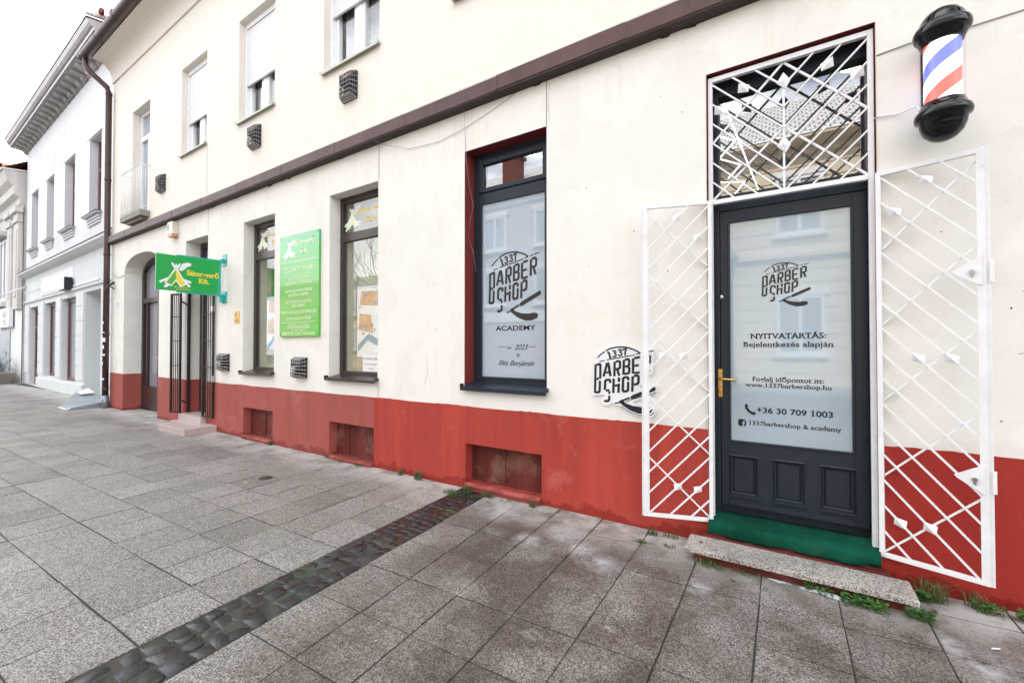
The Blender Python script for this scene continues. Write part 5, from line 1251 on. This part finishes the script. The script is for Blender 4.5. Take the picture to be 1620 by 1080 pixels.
# zinc ramp lying at its foot
rp = thing('metal_ramp', (-13.2, -.35, 0), 'grey sheet-metal ramp lying at the foot of the downpipe', 'ramp')
m = MB(); m.add([(-13.35, -.62, .0), (-12.72, -.62, .0), (-12.72, .2, .0), (-16.0, .2, .0), (-13.35, -.62, .05), (-12.72, -.60, .05), (-12.72, .2, .17), (-16.0, .2, .17)], [(0, 1, 5, 4), (1, 2, 6, 5), (2, 3, 7, 6), (3, 0, 4, 7), (4, 5, 6, 7), (0, 3, 2, 1)])
m.build('ramp_plate', M['zinc'], rp, .006)
m = MB(); m.add([(-15.1, .0, .20), (-14.5, -.05, .19), (-14.2, .12, .24), (-14.9, .16, .30)], [(0, 1, 2, 3)]); o = m.build('bent_plate', M['nb_white'], rp); o.modifiers.new('thick', 'SOLIDIFY').thickness = .012
m = MB(); m.bar((-13.37, -.64, .02), (-12.75, -.64, .02), .02, .03); m.build('ramp_lip', M['paper'], rp)

# ================================================================== FAR GREY HOUSE + PLANTER
fx = thing('grey_house', (-30, .6, 0), 'weathered grey house with pilasters and red tiled roof beyond the pale blue house', 'building')
FX0, FX1 = -40, -23.7; FY_ = .35
m = MB(); m.face([(FX0, FY_, 2.7), (FX1, FY_, 2.7), (FX1, FY_, 6.9), (FX0, FY_, 6.9)]); m.build('wall', M['far_wall'], fx)
m = MB(); m.face([(FX0, FY_, 0), (FX1, FY_, 0), (FX1, FY_, 2.7), (FX0, FY_, 2.7)]); m.build('shop_wall', M['nb_white'], fx)
m = MB(); m.ext([(FY_, 6.6), (FY_-.08, 6.65), (FY_-.1, 6.85), (FY_-.25, 6.95), (FY_-.25, 7.25), (FY_-.4, 7.4), (FY_-.5, 7.75), (FY_+.3, 7.85), (FY_+.3, 6.6)], FX0, FX1); m.build('cornice', M['far_wall'], fx)
m = MB(); m.ext([(FY_-.55, 7.76), (FY_-.55, 7.82), (FY_+.3, 7.92), (FY_+.3, 7.88)], FX0, FX1); m.build('eaves_flashing', M['nb_white'], fx)
for x in (-24.15, -25.35, -28.6, -29.8):
    m = MB(); m.box(x-.38, x+.38, FY_-.12, FY_, 2.75, 5.95); m.box(x-.44, x+.44, FY_-.17, FY_, 5.95, 6.1); m.box(x-.40, x+.40, FY_-.14, FY_, 6.1, 6.3); m.box(x-.5, x+.5, FY_-.22, FY_, 6.3, 6.5)
    m.box(x-.2, x+.2, FY_-.14, FY_-.12, 3.2, 5.7)
    m.build('pilaster', M['far_wall'], fx, .02)
for x in (-27.0, -31.5):
    f = MB(); frame(f, x-.7, x+.7, 3.2, 5.7, FY_-.05, FY_, .12); f.box(x-.12, x+.12, FY_-.05, FY_, 3.3, 5.6)
    wd = f.build('window', M['nb_white'], fx, .01); pane(wd, M['pane_dark'], x-.6, x+.6, 3.3, 5.6, FY_-.02)
    m = MB(); m.box(x-.95, x+.95, FY_-.25, FY_, 5.75, 5.95); m.box(x-.85, x+.85, FY_-.2, FY_, 2.95, 3.15); m.build('window_moulding', M['far_wall'], wd, .02)
m = MB(); m.face([(FX0, FY_-.5, 7.85), (FX1, FY_-.5, 7.85), (FX1, 4.2, 10.9), (FX0, 4.2, 10.9)]); m.build('roof', M['roof_red'], fx)
shell(fx, M['far_wall'], M['roof_red'], FX0, FX1-.003, FY_, 8.5, 7.7, 4.2, 10.9)
m = MB(); n = 14
for i in range(n):
    a, b = math.pi*i/n, math.pi*(i+1)/n
    P_ = lambda t, y_: (-27.6-1.5*math.cos(t), y_, 8.0+1.0*math.sin(t)**1.3)
    m.face([P_(a, .2), P_(b, .2), P_(b, 2.6), P_(a, 2.6)])
dm = m.build('dormer', M['roof_red'], fx)
m = MB(); m.face([(-27.6-1.4*math.cos(math.pi*i/n), .35, 8.0+.9*math.sin(math.pi*i/n)**1.3) for i in range(n+1)]); m.build('dormer_front', M['far_wall'], dm)
m = MB(); m.box(-27.6, -24.9, FY_-.16, FY_-.04, 2.1, 2.85); sg = m.build('shop_sign', M['nb_white'], fx, .01)
m = MB(); put_text(m, 'AD', -25.95, -25.3, 2.5, .24, lambda u, v: (u, FY_-.165, v), .0); put_text(m, 'TU', -25.95, -25.3, 2.18, .24, lambda u, v: (u, FY_-.165, v), .0); m.build('lettering', M['greyp'], sg)
m = MB(); m.face([(-28.4, FY_-.02, 0), (-25.6, FY_-.02, 0), (-25.6, FY_-.02, 2.0), (-28.4, FY_-.02, 2.0)]); dg_ = m.build('shutter_door', M['zinc'], fx)
m = MB(); m.face([(-26.25+.12*(16*math.sin(t)**3)/16, FY_-.03, 1.1+.12*(13*math.cos(t)-5*math.cos(2*t)-2*math.cos(3*t)-math.cos(4*t))/16) for t in [2*math.pi*i/24 for i in range(24)]]); m.build('heart_mark', paint('red_mark', (.5, .03, .03, 1), .5), dg_)
plr = thing('planter', (-24.6, -.3, 0), 'weathered concrete planter with a grey-green shrub by the far house', 'planter')
m = MB(); m.add([(-25.9, -.75, .0), (-23.75, -.75, .0), (-23.75, .15, .0), (-25.9, .15, .0), (-26.2, -.95, .42), (-23.55, -.95, .42), (-23.55, .2, .42), (-26.2, .2, .42)], [(0, 1, 5, 4), (1, 2, 6, 5), (2, 3, 7, 6), (3, 0, 4, 7), (4, 5, 6, 7)])
m.build('trough', M['concrete'], plr, .03)
m = MB()
for k in range(420):
    a = random.uniform(0, 6.28); e_ = random.uniform(.1, 1.4); L_ = random.uniform(.3, .8); bx_ = random.uniform(-25.7, -24.1); by_ = random.uniform(-.7, -.1)
    d_ = Vector((math.cos(a)*math.cos(e_), math.sin(a)*math.cos(e_), math.sin(e_))); p0 = Vector((bx_, by_, .4)); p1 = p0+d_*L_; s_ = d_.cross(Vector((0, 0, 1))); s_ = s_.normalized()*.02 if s_.length > .01 else Vector((.02, 0, 0))
    m.face([p0-s_, p0+s_, p1]); 
    for j in range(3):
        q0 = p0.lerp(p1, .4+.2*j); dd = (d_+Vector((random.uniform(-1, 1), random.uniform(-1, 1), random.uniform(-.3, .6)))).normalized(); m.face([q0-s_*.7, q0+s_*.7, q0+dd*.18])
m.build('shrub', M['needles'], plr)

# ================================================================== OTHER SIDE OF THE STREET (seen in the panes)
def opp_house(name, x0, x1, h, mat, roof, label, wins, rustic=False, eave=.5, rise=3.2):
    o = thing(name, ((x0+x1)/2, -13, 0), label, 'building'); Y = -13.2
    m = MB(); m.face([(x1, Y, 0), (x0, Y, 0), (x0, Y, h), (x1, Y, h)]); m.face([(x0, Y, 0), (x0, Y-8, 0), (x0, Y-8, h), (x0, Y, h)]); m.face([(x1, Y, 0), (x1, Y, h), (x1, Y-8, h), (x1, Y-8, 0)]); m.build('wall', M[mat], o)
    if rustic:
        m = MB(); z = .5
        while z < h-.6: m.box(x0, x1, Y, Y+.03, z, z+.36); z += .42
        m.build('rusticated_courses', M[mat], o)
    m = MB(); m.ext([(Y, h-.5), (Y+.15, h-.45), (Y+.2, h-.25), (Y+eave, h-.1), (Y+eave, h), (Y, h+.05)], x0, x1); m.build('cornice', M['nb_white'] if not rustic else M[mat], o)
    m = MB(); m.face([(x0, Y+eave+.05, h), (x1, Y+eave+.05, h), (x1, Y-4.5, h+rise), (x0, Y-4.5, h+rise)]); m.build('roof', M[roof], o)
    for (a, z0, wd, ht) in wins:
        f = MB(); frame(f, a, a+wd, z0, z0+ht, Y+.03, Y+.12, .1); f.box(a+wd/2-.05, a+wd/2+.05, Y+.03, Y+.11, z0+.1, z0+ht-.1); f.box(a-.1, a+wd+.1, Y+.03, Y+.2, z0-.1, z0-.005); f.box(a-.1, a+wd+.1, Y+.03, Y+.15, z0+ht+.005, z0+ht+.2)
        w_ = f.build('window', M['pvc'], o)
        p_ = MB(); p_.face([(a+wd-.1, Y+.06, z0+.1), (a+.1, Y+.06, z0+.1), (a+.1, Y+.06, z0+ht-.1), (a+wd-.1, Y+.06, z0+ht-.1)]); p_.build('pane', M['pane_grey'], w_)
    return o
wA = [(x, z, 1.3, 1.6) for x in (-15.2, -12.2, -9.4, -6.9) for z in (3.3, 5.9)]
oA = opp_house('mauve_house', -16.6, -4.6, 8.4, 'opp_mauve', 'roof_grey', 'mauve house with white windows across the street, mirrored in the barber window', wA)
m = MB(); m.box(-12.0, -11.2, -15.2, -14.4, 8.4, 10.9); m.box(-12.1, -11.1, -15.3, -14.3, 10.9, 11.05); m.build('chimney', M['brick'], oA)
m = MB(); m.box(-16.6, -4.6, -13.17, -13.1, 2.5, 3.0); m.build('white_band', M['nb_white'], oA)
wB = [(x, z, 1.3, 1.9) for x in (-3.6, -.2, 3.2) for z in (1.1, 5.0)]
oB = opp_house('cream_town_house', -4.5, 8.0, 8.0, 'opp_cream', 'roof_grey', 'cream rusticated town house across the street, mirrored in the barber door', wB, True, .7, 3.6)
m = MB(); m.ext([(-13.18, 4.2), (-12.98, 4.25), (-12.98, 4.4), (-13.18, 4.45)], -4.5, 8.0); m.build('string_course', M['opp_cream'], oB)
wC = [(x, z, 1.2, 1.3) for x in (-26, -23, -20) for z in (1.2, 3.3)]
opp_house('tan_house', -30, -18.5, 5.4, 'opp_tan', 'roof_red', 'tan house across the street, mirrored in the brown windows', wC, rise=.9)
tr = thing('bare_tree', (-15.5, -11.4, 0), 'bare leafless street tree in front of the tan house', 'tree')
tk = MB(); rnd = random.Random(11)
def branch(p, d_, L_, r, dep):
    pts = [p]; q = Vector(p); dd = Vector(d_)
    for i in range(4):
        dd = (dd+Vector((rnd.uniform(-.18, .18), rnd.uniform(-.18, .18), rnd.uniform(-.05, .18)))).normalized(); q = q+dd*L_/4; pts.append(q.copy())
    tk.tube(pts, [r*(1-.13*i) for i in range(5)], 6 if dep > 2 else 4, False)
    if dep == 0: return
    for k in range(3 if dep > 1 else 4):
        nd = (dd+Vector((rnd.uniform(-.9, .9), rnd.uniform(-.9, .9), rnd.uniform(-.1, .7)))).normalized(); branch(pts[-1] if k < 2 else pts[2], nd, L_*.72, r*.55, dep-1)
branch(Vector((-15.5, -11.4, 0)), Vector((0, 0, 1)), 2.6, .14, 5)
tk.build('trunk', M['tree'], tr)
lp = thing('street_lamp', (-1.4, -11.6, 0), 'black lantern street lamp across the street, mirrored in the barber door', 'street lamp')
m = MB(); m.lathe([(.16, 0), (.15, .3), (.09, .45), (.07, .9), (.055, 3.2), (.09, 3.25), (.04, 3.35)], (-1.4, -11.6, .1), 16); m.build('post', M['black'], lp)
m = MB(); m.lathe([(.10, 3.4), (.22, 4.0), (.26, 4.03), (.12, 4.25), (.03, 4.4)], (-1.4, -11.6, .1), 6); m.build('lantern', M['pane_grey'], lp)

# ================================================================== GROUND DETAILS
def tuft(x, y, n_, hgt, spread, label, mat='grass', flat=0.0):
    m = MB(); rr_ = random.Random(int(abs(x*977+y*131)*100))
    for k in range(n_):
        a = rr_.uniform(0, 6.28); bx_ = x+max(-.6, min(.6, rr_.gauss(0, .4)))*spread; by_ = y+max(-.35, min(.35, rr_.gauss(0, .22)))*spread; L_ = hgt*rr_.uniform(.5, 1.1); ln = rr_.uniform(.15, .7)+flat
        d_ = Vector((math.cos(a), math.sin(a), 0)); p0 = Vector((bx_, by_, -.004)); p1 = p0+Vector((0, 0, L_*.55))+d_*L_*.25*ln; p2 = p0+Vector((0, 0, L_*max(.2, (1-.35*ln))))+d_*L_*.8*ln
        if p2.y > -.008: p2.y = -.008
        if p1.y > -.008: p1.y = -.008
        s_ = Vector((-math.sin(a), math.cos(a), 0))*rr_.uniform(.0010, .0022); m.m = 1 if rr_.random() < .22 else 0
        m.face([p0-s_, p0+s_, p1+s_, p1-s_]); m.face([p1-s_, p1+s_, p2])
    return m.build('grass_tuft' if mat == 'grass' else 'weed', [M[mat], M['dry']], None, label=label, cat='grass' if mat == 'grass' else 'weed', group='grass tufts along the wall foot' if mat == 'grass' else 'weeds around the doorstep')
def weed(x, y, n_, spread, label):
    m = MB(); rr_ = random.Random(int(abs(x*577+y*131)*100))
    for k in range(n_):
        cx_ = x+max(-.6, min(.6, rr_.gauss(0, .42)))*spread; cy_ = min(-.02, y+max(-.3, min(.3, rr_.gauss(0, .18)))*spread); z = rr_.uniform(.004, .045); a = rr_.uniform(0, 6.28); L_ = rr_.uniform(.012, .026); wd = L_*.42
        d_ = Vector((math.cos(a), math.sin(a), rr_.uniform(-.1, .7))).normalized(); s_ = d_.cross(Vector((0, 0, 1))).normalized()*wd; p = Vector((cx_, cy_, z))
        m.face([p, p+d_*L_*.5+s_, p+d_*L_, p+d_*L_*.5-s_])
        if k % 3 == 0: m.face([(cx_-.001, cy_, -.004), (cx_+.001, cy_, -.004), (p.x, p.y, p.z)])
    return m.build('weed', M['leaf'], None, label=label, cat='weed', group='weeds around the doorstep')
tuft(-6.55, -.03, 50, .06, .09, 'grass tuft under the left edge of the basement hatch nearest the steps')
tuft(-6.32, -.04, 40, .035, .16, 'thin grass strip below the middle of the basement hatch nearest the steps')
tuft(-5.93, -.04, 70, .075, .06, 'grass tuft at the right corner of the basement hatch nearest the steps')
tuft(-4.66, -.035, 60, .06, .09, 'grass tuft at the left corner of the middle basement hatch')
tuft(-4.40, -.06, 40, .035, .12, 'low grass tuft below the middle basement hatch')
tuft(-4.06, -.05, 60, .05, .10, 'grass tuft at the right corner of the middle basement hatch')
tuft(-3.39, -.05, 70, .085, .05, 'small upright grass tuft right of the wall seam')
tuft(-3.13, -.06, 150, .11, .06, 'thick round grass tuft halfway between the middle hatch and the gully')
tuft(-2.56, -.20, 150, .06, .12, 'mossy grass tuft over the end of the gully')
tuft(-2.47, -.10, 120, .09, .07, 'grass tuft between the gully and the large basement hatch')
tuft(-2.24, -.09, 130, .06, .10, 'grass tuft below the left half of the large basement hatch')
tuft(-2.02, -.09, 50, .03, .12, 'low thin grass tuft below the middle of the large basement hatch')
tuft(-1.78, -.09, 60, .075, .05, 'thin spiky grass tuft below the right end of the large basement hatch')
tuft(-.80, -.09, 60, .07, .06, 'grass tuft left of the terrazzo doorstep, by the gate')
tuft(-.68, -.06, 50, .05, .08, 'small grass tuft right up against the wall left of the doorstep')
tuft(-.83, -.25, 60, .04, .05, 'little grass tuft in a pavement joint left of the doorstep')
tuft(-.66, -.22, 50, .04, .07, 'little grass tuft close to the left end of the doorstep')
tuft(-.40, -.335, 150, .05, .12, 'flat grass tuft under the left front edge of the doorstep', flat=.5)
tuft(-.20, -.325, 90, .035, .12, 'sparse grass under the doorstep left of its middle', flat=.5)
tuft(.655, -.09, 110, .14, .09, 'tall spiky grass tuft at the right end of the doorstep', flat=.4)
tuft(.83, -.06, 60, .10, .08, 'grass tuft against the wall below the right gate')
weed(.34, -.355, 240, .14, 'leafy weed under the right half of the doorstep front')
weed(.15, -.34, 60, .1, 'small weed beside the ice under the doorstep')
weed(.555, -.345, 150, .08, 'dark leafy weed at the right front corner of the doorstep')
weed(.60, -.13, 120, .05, 'bright leafy weed between doorstep and tall grass')
weed(.86, -.10, 90, .08, 'small weed at the wall foot below the right gate')
weed(1.02, -.10, 260, .11, 'bright clover-like weed at the wall foot by the right edge')
# remains of ice
def patch(name, pts, h_, label, mat='ice'):
    m = MB(); c = Vector((sum(p[0] for p in pts)/len(pts), sum(p[1] for p in pts)/len(pts)))
    n_ = len(pts)*3; ring = []
    for i in range(len(pts)):
        a, b = Vector(pts[i]), Vector(pts[(i+1) % len(pts)])
        for s_ in (0, .33, .66): ring.append(a.lerp(b, s_)+Vector((random.gauss(0, .006), random.gauss(0, .004))))
    vs = [(p.x, p.y, .0015) for p in ring]+[((c+(p-c)*.8).x, (c+(p-c)*.75).y, h_*random.uniform(.6, 1.1)) for p in ring]+[((c+(p-c)*.4).x, (c+(p-c)*.35).y, h_*random.uniform(.8, 1.3)) for p in ring]
    fs = [(i, (i+1) % n_, n_+(i+1) % n_, n_+i) for i in range(n_)]+[(n_+i, n_+(i+1) % n_, 2*n_+(i+1) % n_, 2*n_+i) for i in range(n_)]+[tuple(2*n_+i for i in range(n_))]
    m.add(vs, fs, True); m.build(name, M[mat], None, label=label, cat='ice')
patch('ice_remnant', [(-.10, -.312), (-.05, -.326), (.0, -.329), (.035, -.320), (.0, -.310), (-.06, -.303)], .006, 'thin left sliver of melting ice along the doorstep front')
patch('ice_remnant', [(.05, -.325), (.09, -.342), (.14, -.347), (.18, -.356), (.235, -.360), (.285, -.340), (.25, -.322), (.2, -.315), (.15, -.318), (.1, -.312)], .012, 'larger lump of melting white ice along the doorstep front')
m = MB(); m.tube([(.765, -.457, .006), (.795, -.44, .006)], .003, 8); m.build('cigarette_butt', M['cig'], None, label='white cigarette butt on the paving right of the doorstep', cat='cigarette butt')
m = MB(); m.lathe([(0, .004), (.062, .004), (.068, .001)], (-4.47, -.86, 0), 24); m.build('valve_cover', M['bronze'], None, label='small round rusty valve cover set in the paving', cat='valve cover')
def dleaf(x, y, a, L_, label):
    m = MB(); d_ = Vector((math.cos(a), math.sin(a), 0)); s_ = Vector((-d_.y, d_.x, 0))*L_*.3; p = Vector((x, y, .004))
    m.face([p, p+d_*L_*.5-s_+Vector((0, 0, .004)), p+d_*L_+Vector((0, 0, .002)), p+d_*L_*.5+s_+Vector((0, 0, .006))]); m.build('dead_leaf', M['deadleaf'], None, label=label, cat='leaf', group='fallen leaves')
dleaf(-.27, -.46, .2, .035, 'curled brown leaf on the paving before the doorstep'); dleaf(.62, -.25, 1.2, .05, 'brown leaf among the weeds at the right doorstep corner')
m = MB(); m.face([(-.475, -.24, .089), (-.455, -.25, .091), (-.44, -.24, .090), (-.455, -.23, .093)]); m.build('dead_leaf', M['deadleaf'], None, label='small rusty leaf on the left end of the doorstep', cat='leaf', group='fallen leaves')
